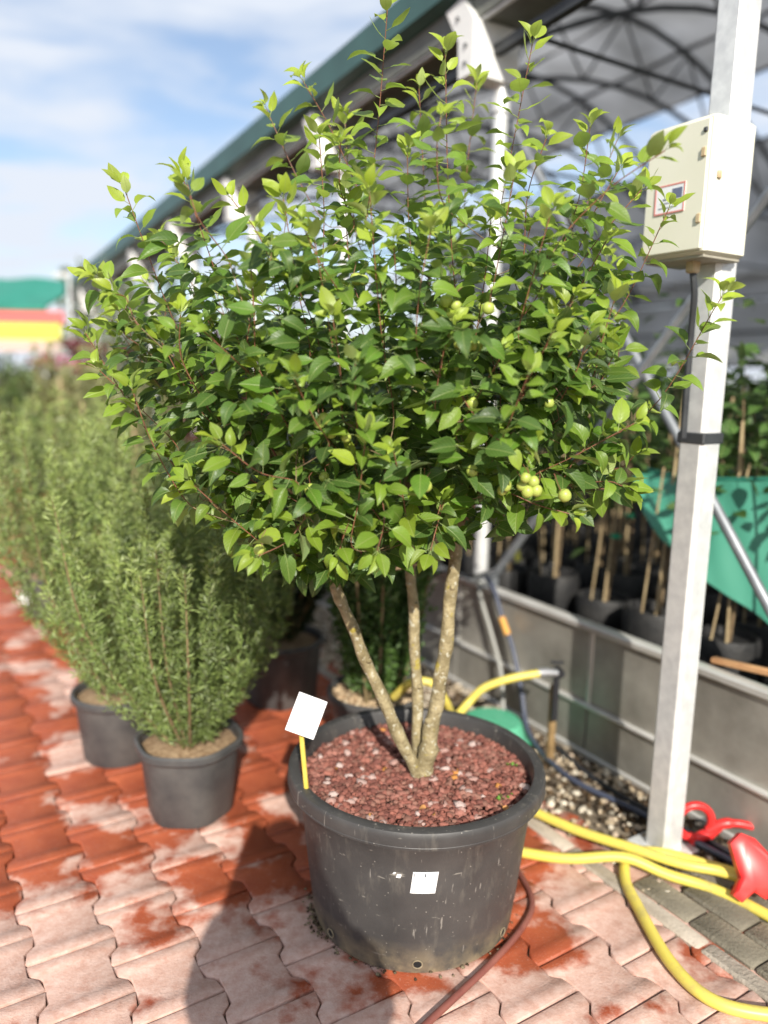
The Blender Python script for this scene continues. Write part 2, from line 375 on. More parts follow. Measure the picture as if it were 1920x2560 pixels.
# ------------------------------------------------------------ greenhouse
M_galv = mat('galvanised_steel', (.60,.61,.61), .42, metal=.35, col2=(.74,.75,.74), scale=22, detail=3, bump=.05)
M_white = mat('pale_zinc_paint', (.66,.67,.66), .5, col2=(.74,.74,.72), scale=12)
M_alu = mat('weathered_aluminium', (.17,.16,.14), .5, metal=.45, col2=(.40,.385,.345), scale=3.2, detail=9, lo=.28, hi=.68, bump=.3, bscale=9, rnd=.22)
M_alu2 = mat('rail_aluminium', (.50,.49,.46), .42, metal=.5, col2=(.62,.61,.58), scale=6)
M_dark = mat('dark_steel', (.035,.038,.042), .5, metal=.3, col2=(.06,.065,.07), scale=12)  # on the roof trusses this dark tone stands in for backlighting
M_green = mat('green_fascia', (.025,.07,.062), .45, col2=(.035,.095,.085), scale=4)
M_ggrey = mat('gutter_grey', (.09,.095,.085), .5, col2=(.16,.165,.14), scale=5)

def bed_wall():
    t = empty('bed_wall', 'low weathered aluminium wall with rails along the greenhouse side', 'wall')
    for k in range(-2, 12):
        s0 = -.55+.86*k; x = s0+.43
        MB().box(G(x,-.012,.375), (.852,.016,.30), GM, .002).build('panel', M_alu, t)
        MB().box(G(x,-.006,.118), (.852,.014,.19), GM, .002).build('skirt_panel', M_alu, t)
        MB().box(G(s0,-.010,.37), (.022,.026,.31), GM, .003).build('seam_strip', M_alu2, t)
    MB().box(G(4.6,-.012,.540), (13.0,.055,.03), GM, .006).build('top_rail', M_alu2, t)
    MB().box(G(4.6,-.006,.219), (13.0,.045,.016), GM, .004).build('ledge_rail', M_alu2, t)
    MB().box(G(4.6,-.005,.012), (13.0,.03,.028), GM, .004).build('foot_rail', M_alu2, t)
bed_wall()
M_bedsoil = mat('black_ground_fabric', (.012,.012,.013), .9, col2=(.03,.027,.024), scale=9, bump=.4)
b = MB(); b.grid(lambda a, c: G(-3.5+15*a, -.03-8*c, .33+.01*math.sin(a*60+c*31)), 40, 24); tag(b.build('planting_bed', M_bedsoil), kind='structure')

post_s = [1.1+1.42*k for k in range(0, 7)]
ORD = ['first','second','third','fourth','fifth','sixth','seventh']
for i, s in enumerate(post_s):
    p = empty('greenhouse_post', 'slim galvanised gutter post, the '+ORD[i]+' beyond the square post', 'post', 'posts under the gutter', G(s,-.07,0))
    top = gut_z(s)
    MB().tube([(0,0,0),(0,0,top-.17)], .034, 14).build('tube', M_galv, p)
    # flared bracket: a folded plate leaning along the gutter, with bolts
    ol = [(-.048,-.22),(.048,-.22),(.055,-.07),(.150,.075),(.03,.095),(-.048,-.01)]; k = len(ol)
    MB().add([DS*x+DW*w+Vector((0,0,top+z)) for w in (-.05,.20) for x, z in ol], [tuple(range(k-1,-1,-1)), tuple(range(k,2*k))]+[(q,(q+1)%k,k+(q+1)%k,k+q) for q in range(k)]).build('bracket', M_white, p, smooth=False)
    for x, z in ((.0,-.17),(.0,-.10),(.06,.02)): MB().tube([DS*x+DW*.198+Vector((0,0,top+z)), DS*x+DW*.208+Vector((0,0,top+z))], .009, 6).build('bolt', M_dark, p)
    MB().lathe([(.034,-.03),(.043,-.03),(.043,.03),(.034,.03)], 14, (0,0,top-.30)).build('clamp', M_galv, p)

S0, S1 = -4.2, 10.6
def along(s, w, dz): return G(s, w, gut_z(s)+dz)
def bar(ol, mat_, name, parent, s0=S0, s1=S1):
    m = MB(); n = len(ol); segs = 12
    for j in range(segs+1):
        s = s0+(s1-s0)*j/segs; m.v += [tuple(along(s, w, z)) for w, z in ol]
    m.f = [(j*n+i, j*n+(i+1)%n, (j+1)*n+(i+1)%n, (j+1)*n+i) for j in range(segs) for i in range(n)]+[tuple(range(n-1,-1,-1)), tuple(range(segs*n,(segs+1)*n))]
    return m.build(name, mat_, parent, smooth=False)
t = empty('roof_gutter', 'long dark green gutter and eaves board under the plastic roof edge', 'gutter')
bar([(.10,0),(.10,.115),(.085,.115),(.085,.012),(-.10,.012),(-.10,.15),(-.115,.15),(-.115,0)], M_ggrey, 'trough', t)
bar([(.105,.10),(.165,.125),(.155,.28),(.10,.29)], M_green, 'eaves_board', t)
bar([(.07,-.012),(.09,-.012),(.09,-.002),(.07,-.002)], M_galv, 'edge_strip', t)
bar([(-.02,-.13),(.02,-.13),(.02,-.09),(-.02,-.09)], M_dark, 'wire_tray', t)

# arched roof: span, rise
SPAN, RISE = 7.6, 2.0
def arch(s, u, dz=0): return G(s, -.05-SPAN*u, gut_z(s)+.14+RISE*math.sin(math.pi*u)**.9+dz)
def low(s, u): return G(s, -.05-SPAN*u, gut_z(s)+.02+(RISE-.55)*math.sin(math.pi*u))
for i, s in enumerate(post_s+[-.32,-1.74,-3.16]):
    t = empty('roof_truss', 'arched steel lattice truss coloured dark as if backlit '+('above the %s gutter post beyond the square post' % ORD[i] if i < 7 else ['over the bed just behind the square post','second before the square post, over the bed','at the end of the roof farthest from the stall'][i-7]), 'truss', 'arched trusses of the greenhouse roof', G(s,-.05,gut_z(s)))
    inv = -Vector(t.location)
    us = [i/20 for i in range(21)]
    MB().tube([arch(s,u,-.04)+inv for u in us], .028, 6).build('top_chord', M_dark, t)
    MB().tube([low(s,u)+inv for u in us], .024, 6).build('bottom_chord', M_dark, t)
    for i in range(14):
        u0, u1 = .06+.88*i/14, .06+.88*(i+1)/14
        a, c = (low(s,u0), arch(s,u1,-.04)) if i % 2 == 0 else (arch(s,u0,-.04), low(s,u1))
        MB().tube([a+inv, c+inv], .013, 5).build('web_strut', M_dark, t)
    MB().tube([G(s,-.05,gut_z(s)+.02)+inv, G(s,-.05-SPAN,gut_z(s)+.02)+inv], .012, 5).build('tie_rod', M_dark, t)
    MB().tube([low(s,.18)+inv, G(s+1.42,-.05-SPAN*.5,gut_z(s)+RISE+.05)+inv], .012, 5).build('wind_brace', M_dark, t)
M_film = bpy.data.materials.new('roof_film'); M_film.use_nodes = True
nt_ = M_film.node_tree; b_ = nt_.nodes['Principled BSDF']; b_.inputs['Base Color'].default_value = (.50,.51,.51,1); b_.inputs['Roughness'].default_value = .4
tr_ = nt_.nodes.new('ShaderNodeBsdfTranslucent'); tr_.inputs[0].default_value = (.62,.64,.66,1); ms_ = nt_.nodes.new('ShaderNodeMixShader'); ms_.inputs[0].default_value = .42
nn = nt_.nodes.new('ShaderNodeTexNoise'); nn.inputs['Scale'].default_value = 1.4; nn.inputs['Detail'].default_value = 5; tcx = nt_.nodes.new('ShaderNodeTexCoord'); nt_.links.new(tcx.outputs['Object'], nn.inputs['Vector'])
rr = nt_.nodes.new('ShaderNodeValToRGB'); rr.color_ramp.elements[0].position = .3; rr.color_ramp.elements[1].position = .7; rr.color_ramp.elements[0].color = (.26,.265,.265,1); rr.color_ramp.elements[1].color = (.60,.61,.63,1)
nt_.links.new(nn.outputs['Fac'], rr.inputs[0]); nt_.links.new(rr.outputs[0], tr_.inputs[0])
nt_.links.new(b_.outputs[0], ms_.inputs[1]); nt_.links.new(tr_.outputs[0], ms_.inputs[2]); nt_.links.new(ms_.outputs[0], nt_.nodes['Material Output'].inputs[0])
def film(name, u0, u1, parent):
    m = MB(); nu, ns = 26, 60
    def p(a, c):
        s = S0+(S1-S0)*a; u = u0+(u1-u0)*c
        ph = ((s-post_s[0])/1.42) % 1.0
        return arch(s, u, .02-.05*math.sin(math.pi*ph)+.012*math.sin(u*60+s*3))
    m.grid(p, ns, nu); return m.build(name, M_film, parent)
t = empty('greenhouse_roof', 'pale translucent plastic film roof stretched over arched trusses', 'roof')
film('film_sheet', 0.0, .70, t); film('film_sheet', .80, 1.0, t)
for u in (.12,.25,.38,.5,.62,.70,.80,.9):
    MB().tube([arch(S0+(S1-S0)*i/12, u, -.012) for i in range(13)], .021, 6).build('purlin', M_dark, t)
# far side: sheets of film hung between rails
t = empty('film_side_wall', 'white plastic film sheets hung along the far side of the greenhouse', 'wall')
for z0, z1, k in ((1.75,2.18,0),(2.2,2.62,1),(2.66,3.0,2)):
    m = MB(); m.grid(lambda a, c: G(S0+14.8*a, -SPAN+.03*math.sin(a*90+c*3), z0+(z1-z0)*c), 80, 4); m.build('film_sheet', M_film, t)
for z in (1.73, 2.19, 2.64): MB().tube([G(S0,-SPAN+.06,z), G(S1,-SPAN+.06,z)], .02, 6).build('rail', M_dark, t)
for s in np.arange(-3.2, 10.5, 2.84): MB().tube([G(s,-SPAN+.08,0), G(s,-SPAN+.08,gut_z(s)+.1)], .035, 8).build('post', M_galv, t)
# sloping braces between the posts
M_brace = mat('dull_steel_tube', (.20,.215,.235), .45, metal=.5, col2=(.30,.32,.34), scale=10)
for a, c, lab in (((1.05,.55),(-.32,2.25),'dull steel brace rising from the post foot towards the meter box post'), ((1.1,2.6),(-.75,.2),'dull steel brace sloping down across the green tarpaulin')):
    w = -.10 if a[1] < 1 else -.145
    t = empty('steel_brace', lab, 'brace'); MB().tube([G(a[0],w,a[1]), G(c[0],w,c[1])], .019, 10).build('tube', M_brace, t)
    for q in (a, c): MB().box(G(q[0],w,q[1]), (.07,.03,.07), GM, .006).build('end_clip', M_brace, t)

# the square post by the yard with the meter box
pp = Vector((.935,2.29,0)); t = empty('square_post', 'thick square galvanised post carrying a cream meter box', 'post', None, pp)
m = MB().box((0,0,1.525), (.088,.088,3.05), GM, .012); m.build('shaft', M_galv, t)
MB().box((0,0,.006), (.16,.16,.012), GM, .003).build('foot_plate', M_galv, t)
for w in (.03,.0): pass
MB().box(Vector((0,0,3.03))-DW*.09, (.06,.22,.05), GM, .006).build('head_arm', M_galv, t)
MB().box(Vector((0,0,1.34)), (.094,.094,.035), GM, .004).build('strap', M_dark, t)
M_box = mat('cream_enamel', (.66,.65,.53), .38, col2=(.70,.69,.58), scale=3, detail=4)
M_rust = mat('rusty_bracket', (.42,.31,.17), .8, col2=(.55,.45,.30), scale=40)
M_under = mat('bare_steel_sheet', (.28,.26,.20), .6, col2=(.35,.33,.27), scale=6)
# near edge of the box at e; left face runs along +s, right face runs into the greenhouse
e = Vector((.838,2.13,0)); Ls, Lw, z0, z1 = .215, .175, 1.84, 2.19
cx = e+DS*Ls/2-DW*Lw/2
t = empty('meter_box', 'cream metal meter box with a paper label, fixed to square post', 'box', None, (cx.x,cx.y,z0))
MB().box((0,0,(z1-z0)/2), (Ls,Lw,z1-z0), GM, .008).build('case', M_box, t)
MB().box(Vector((0,0,-.004)), (Ls-.02,Lw-.02,.010), GM, .002).build('base_plate', M_under, t)
MB().box(DW*(Lw/2+.004)+Vector((0,0,(z1-z0)/2)), (Ls-.02,.010,z1-z0-.02), GM, .004).build('door', M_box, t)
lab = MB().box(DW*(Lw/2+.0102)+DS*.012+Vector((0,0,.155)), (.098,.0016,.075), GM).build('paper_label', mat('paper', (.72,.74,.76), .7), t)
M_red = mat('label_red', (.62,.22,.20), .7); M_ink = mat('label_ink', (.12,.14,.22), .7)
for dz, dx, sx, sz in ((.036,0,.098,.004),(-.036,0,.098,.004)): MB().box(DW*(Lw/2+.0114)+DS*(.012+dx)+Vector((0,0,.155+dz)), (sx,.001,sz), GM).build('border', M_red, lab)
for dx in (-.047,.047): MB().box(DW*(Lw/2+.0114)+DS*(.012+dx)+Vector((0,0,.155)), (.004,.001,.067), GM).build('border', M_red, lab)
for dx, dz, sx, sz in ((-.024,.012,.032,.026),(.012,.0,.02,.004),(.014,-.01,.03,.002),(.005,-.022,.06,.002)): MB().box(DW*(Lw/2+.0114)+DS*(.012+dx)+Vector((0,0,.155+dz)), (sx,.001,sz), GM).build('printed_mark', M_ink, lab)
for dz in (.09,.255): MB().box(DW*(Lw/2+.011)-DS*(Ls/2-.022)+Vector((0,0,dz)), (.014,.008,.024), GM, .002).build('hinge', M_rust, t)
MB().box(DW*(Lw/2+.011)-DS*(Ls/2-.022)+Vector((0,0,.31)), (.012,.006,.012), GM, .002).build('screw', M_dark, t)
MB().box(-DS*(Ls/2+.003)+DW*.06+Vector((0,0,.2)), (.006,.014,.02), GM, .002).build('latch', M_rust, t)
MB().box(Vector((0,0,-.02))+DW*.03-DS*.03, (.03,.03,.04), GM, .004).build('cable_gland', M_rust, t)
MB().tube(spline([DW*.03-DS*.03+Vector((0,0,-.03)), DW*.02-DS*.035+Vector((0,0,-.10)), DW*.0-DS*.02+Vector((0,0,-.22)), DW*(-.005)-DS*.02+Vector((0,0,-.50))], 6), .010, 8).build('dark_tube', M_dark, t)  # thin dark tube from the box underside down beside the post

# ------------------------------------------------------------ the big pot
M_pot = bpy.data.materials.new('black_plastic_pot'); M_pot.use_nodes = True
def potmat(m):
    nt = m.node_tree; N = nt.nodes; L = nt.links; b = N['Principled BSDF']; tcn = N.new('ShaderNodeTexCoord')
    def noise(s, d, sc=(1,1,1), r=.6):
        mp = N.new('ShaderNodeMapping'); mp.inputs['Scale'].default_value = sc; L.new(tcn.outputs['Object'], mp.inputs[0])
        n = N.new('ShaderNodeTexNoise'); n.inputs['Scale'].default_value = s; n.inputs['Detail'].default_value = d; n.inputs['Roughness'].default_value = r; L.new(mp.outputs[0], n.inputs['Vector']); return n.outputs['Fac']
    def ramp(x, a, bb, c=0, d=1):
        n = N.new('ShaderNodeMapRange'); n.inputs[1].default_value = a; n.inputs[2].default_value = bb; n.inputs[3].default_value = c; n.inputs[4].default_value = d; L.new(x, n.inputs[0]); return n.outputs[0]
    def mx(f, a, bb):
        n = N.new('ShaderNodeMix'); n.data_type = 'RGBA'; L.new(f, n.inputs[0])
        for i, x in ((6,a),(7,bb)):
            if hasattr(x, 'links'): L.new(x, n.inputs[i])
            else: n.inputs[i].default_value = (*x,1)
        return n.outputs[2]
    c = mx(ramp(noise(5, 6), .35, .7), (.036,.035,.035), (.062,.059,.057))
    c = mx(ramp(noise(26, 4, (1,1,.22), .7), .55, .78, 0, .5), c, (.17,.155,.13))       # rubbed streaks
    # scratches: fine long-stretched noise, two directions
    c = mx(ramp(noise(95, 2, (1,1,.10)), .68, .73, 0, .6), c, (.30,.28,.25))
    c = mx(ramp(noise(75, 2, (.15,.5,1)), .70, .74, 0, .5), c, (.32,.30,.26))
    v = N.new('ShaderNodeTexVoronoi'); v.inputs['Scale'].default_value = 46; L.new(tcn.outputs['Object'], v.inputs['Vector'])
    c = mx(ramp(v.outputs['Distance'], .05, .09, .55, 0), c, (.42,.39,.34))              # splashes
    sp = N.new('ShaderNodeSeparateXYZ'); L.new(tcn.outputs['Object'], sp.inputs[0])
    dirt = N.new('ShaderNodeMath'); dirt.operation = 'MULTIPLY'; L.new(ramp(sp.outputs['Z'], .0, .10, 1, 0), dirt.inputs[0]); L.new(ramp(noise(16, 7), .35, .6), dirt.inputs[1])
    c = mx(dirt.outputs[0], c, (.22,.175,.11))                                             # dried mud splashed at the foot
    L.new(c, b.inputs['Base Color']); L.new(ramp(noise(12, 5), .3, .7, .38, .6), b.inputs['Roughness'])
    bp = N.new('ShaderNodeBump'); bp.inputs['Strength'].default_value = .12; bp.inputs['Distance'].default_value = .004; L.new(noise(60, 5), bp.inputs['Height']); L.new(bp.outputs[0], b.inputs['Normal'])
potmat(M_pot)
PX, PY = .1045, 2.010
pot = empty('plant_pot', 'large scuffed black plastic pot filled with red lava gravel', 'pot', None, (PX,PY,0))
def pot_r(z): return .286+(.327-.286)*z/.385
def pz(prof): return [(r*1.066, .440+(z-.506)*1.066) for r, z in prof]
wall = [(.02,.012),(.270,.012),(.278,.0),(.285,.004),(.287,.02),(pot_r(.10),.10),(pot_r(.2),.20),(pot_r(.3),.30),(pot_r(.375),.375),(.333,.383)]
inner = [(.312,.452),(.300,.45),(.297,.40),(.268,.05),(.02,.045)]
MB().lathe(wall, 96).build('wall', M_pot, pot)
rim = [(.300,.46),(.304,.499),(.307,.5045),(.313,.506),(.326,.506),(.3325,.5035),(.3355,.4985),(.3365,.490),(.3368,.468),(.3355,.463),(.331,.4615),(.313,.461),(.311,.446)]
rimo = MB().lathe([(.272,.06),(.312,.33)]+pz(rim), 96).build('rim', M_pot, pot)
MB().lathe(pz([(.3362,.4715),(.3375,.4695),(.3362,.4675)]), 96).build('rim_bead', M_pot, rimo)
M_hole = mat('hole_dark', (.004,.004,.004), .9); M_mud = mat('dried_mud', (.20,.16,.10), .95, col2=(.33,.27,.18), scale=60)
for ang in (-1.56, -2.45, -.62, -3.3, .2, 1.5):
    d = Vector((math.cos(ang), math.sin(ang), 0)); tg = Vector((-d.y, d.x, 0)); c = d*(pot_r(.035)+.0005)+Vector((0,0,.034))
    m = MB(); m.tube([c-d*.006, c+d*.0016], .0098, 16); h = m.build('drain_hole', M_hole, pot)
    m = MB(); n = 20; pts = [c+d*.0015+(tg*math.cos(2*math.pi*k/n)*1.15+Vector((0,0,1))*math.sin(2*math.pi*k/n))*.0108 for k in range(n+1)]; m.tube(pts, .0014, 6, cap=False); m.build('hole_rim', M_mud, h)
# sticker wraps the wall: two patches of paper and the ticks printed on it
def patch(name, a0, a1, z0, z1, off, material, parent, skew=0):
    m = MB()
    def f(i, j):
        z = z0+(z1-z0)*j; a = a0+(a1-a0)*i+skew*(j-.5); r = pot_r(z)+off; return (r*math.cos(a), r*math.sin(a), z)
    m.grid(f, 8, 4)
    def f2(i, j):
        z = z0+(z1-z0)*j; a = a0+(a1-a0)*i+skew*(j-.5); r = pot_r(z)+off-.0007; return (r*math.cos(a), r*math.sin(a), z)
    m.grid(lambda i, j: f2(1-i, j), 8, 4)
    return m.build(name, material, parent)
M_paper = mat('white_sticker', (.82,.83,.84), .5); M_tick = mat('sticker_ink', (.10,.11,.13), .6); M_faint = mat('faded_ink', (.60,.61,.62), .6)
ac = -1.532; da = .098
st = patch('price_sticker', ac-da, ac+da, .251, .313, .0016, M_paper, pot, .02)
for fx in (-.80,.04,.10): patch('printed_tick', ac+da*fx-.003, ac+da*fx+.003, .299, .309, .0026, M_tick, st)
for k in range(9): patch('faded_print', ac+da*(-.75+.17*k), ac+da*(-.75+.17*k+.09), .2755, .2782, .0026, M_faint, st)
for a_, z_, s_ in ((-1.73,.298,.010),(-1.765,.305,.005)): patch('paper_scrap', a_-s_*1.7, a_+s_*1.7, z_-s_/2, z_+s_/2, .0016, M_paper, pot, .01)
# soil trodden against the pot's foot
n = 110; a_ = np.concatenate([rng.normal(-2.75,.3,80), rng.uniform(-2.2,.3,30)]); r_ = .288+np.abs(rng.normal(0,.012,n))
pos = np.c_[PX+r_*np.cos(a_), PY+r_*np.sin(a_), rng.uniform(.0,.012,n)+(rng.uniform(0,.05,n)*(a_ < -2.5))*.0]
tag(stones('soil_litter', pos, rng.uniform(.002,.006,n), np.array([(.05,.035,.02),(.10,.075,.045),(.2,.16,.1)])[rng.integers(0,3,n)], M_stone), 'ring of soil crumbs lying around the foot of the big pot', 'soil', kind='stuff')

# gravel in the big pot
def gz(x, y): r = np.hypot(x-PX, y-PY); return .405-.09*r**2+.004*np.sin(x*31)*np.cos(y*27)
m = MB(); m.lathe([(.001,.385),(.15,.382),(.316,.376)], 40, (PX,PY,0)); 
sub = m.build('potting_soil', mat('potting_soil', (.05,.025,.018), .95), None); tag(sub, 'dark soil under the lava gravel in the big pot', 'soil', kind='stuff')
pts = []; cellsz = .0125; gridd = {}
tries = 0
while len(pts) < 2300 and tries < 60000:
    tries += 1; r = .317*math.sqrt(random.random()); a = random.random()*6.2832; x, y = PX+r*math.cos(a), PY+r*math.sin(a)
    ci, cj = int(x/cellsz), int(y/cellsz)
    if any((x-q[0])**2+(y-q[1])**2 < .0108**2 for i in (-1,0,1) for j in (-1,0,1) for q in gridd.get((ci+i,cj+j), ())): continue
    gridd.setdefault((ci,cj), []).append((x,y)); pts.append((x,y))
P2 = np.array(pts); n = len(P2); size = rng.uniform(.0080,.0135,n); z = gz(P2[:,0],P2[:,1])-.004+rng.uniform(-.003,.004,n)
red = np.array([(.185,.070,.053),(.23,.090,.068),(.15,.058,.046),(.26,.115,.09),(.20,.098,.075)])[rng.integers(0,5,n)]*rng.uniform(.9,1.35,(n,1))
pale = rng.random(n) < .035; red[pale] = np.array([(.40,.28,.25),(.46,.35,.32),(.36,.22,.19)])[rng.integers(0,3,pale.sum())]; size[pale] *= 1.15; z[pale] += .003
bits = rng.random(n) < .004; red[bits] = (.50,.22,.06)
tag(stones('lava_gravel', np.c_[P2,z], size, red, M_stone), 'red brown lava gravel with a few pale stones topping the big pot', 'gravel', kind='stuff')

# label on a yellow stick
M_stick = mat('yellow_stick', (.55,.42,.06), .5, col2=(.62,.50,.10), scale=20)
t = empty('plant_label', 'white plant label on a yellow stick at the rim of the big pot', 'label', None, (-.176,1.855,.372))
MB().tube([(-.006,-.01,0),(-.022,-.004,.17),(-.030,0,.26)], .0065, 8).build('stick', M_stick, t)
rt = Matrix.Rotation(R(14),3,'Z')@Matrix.Rotation(R(-18),3,'X')@Matrix.Rotation(R(24),3,'Y')
MB().box((-.012,-.012,.27), (.078,.003,.10), rt, .0012).build('card', M_paper, t)

# ------------------------------------------------------------ leaves
def leaf_template(wid=.27, fold=.35, curl=.35, twist=0.0, wave=.02, pet=.28, seedv=0):
    st = [0,.10,.26,.45,.64,.82,.94,1.0]; wd = [.10,.64,.97,1.0,.82,.46,.16,.015]
    V, U = [], []
    for t, w in zip(st, wd):
        ang = curl*t; 
        y = math.sin(ang)/curl if abs(curl) > 1e-3 else t; z = -(1-math.cos(ang))/curl if abs(curl) > 1e-3 else 0
        for q in (-1,-.5,0,.5,1):
            hw = wid*w*abs(q); lift = fold*hw+ (wave*math.sin(t*11+q*2+seedv) if abs(q) == 1 else 0)*w
            tw = twist*t; x0 = math.copysign(hw, q) if q else 0
            V.append((x0*math.cos(tw)-lift*math.sin(tw), y, z+lift*math.cos(tw)+x0*math.sin(tw))); U.append((q*w, t))
    F = [(i*5+j, i*5+j+1, (i+1)*5+j+1, (i+1)*5+j) for i in range(len(st)-1) for j in range(4)]
    b = len(V); r = .016
    for yy, zz in ((-pet, .10*pet), (0.015,0)):
        for k in range(3): V.append((r*math.cos(k*2.094), yy, zz+r*math.sin(k*2.094))); U.append((0,0))
    F += [(b+k, b+(k+1)%3, b+3+(k+1)%3, b+3+k) for k in range(3)]
    return np.array(V), np.array(F), np.array(U)
LT = [leaf_template(w, f, c, tw, .022, .3, i) for i, (w, f, c, tw) in enumerate([(.26,.30,.5,0),(.24,.45,.9,.3),(.29,.2,.25,-.15),(.25,.6,1.3,.45),(.28,.25,.7,-.4),(.23,.4,1.8,.15),(.30,.15,.4,.2),(.26,.35,1.0,-.35),(.22,.8,.6,.5),(.27,.1,-.4,.2)])]
M_leaf_o = leafmat('apple_leaf', 'object'); M_leaf_m = leafmat('apple_leaf_mass', 'tint')

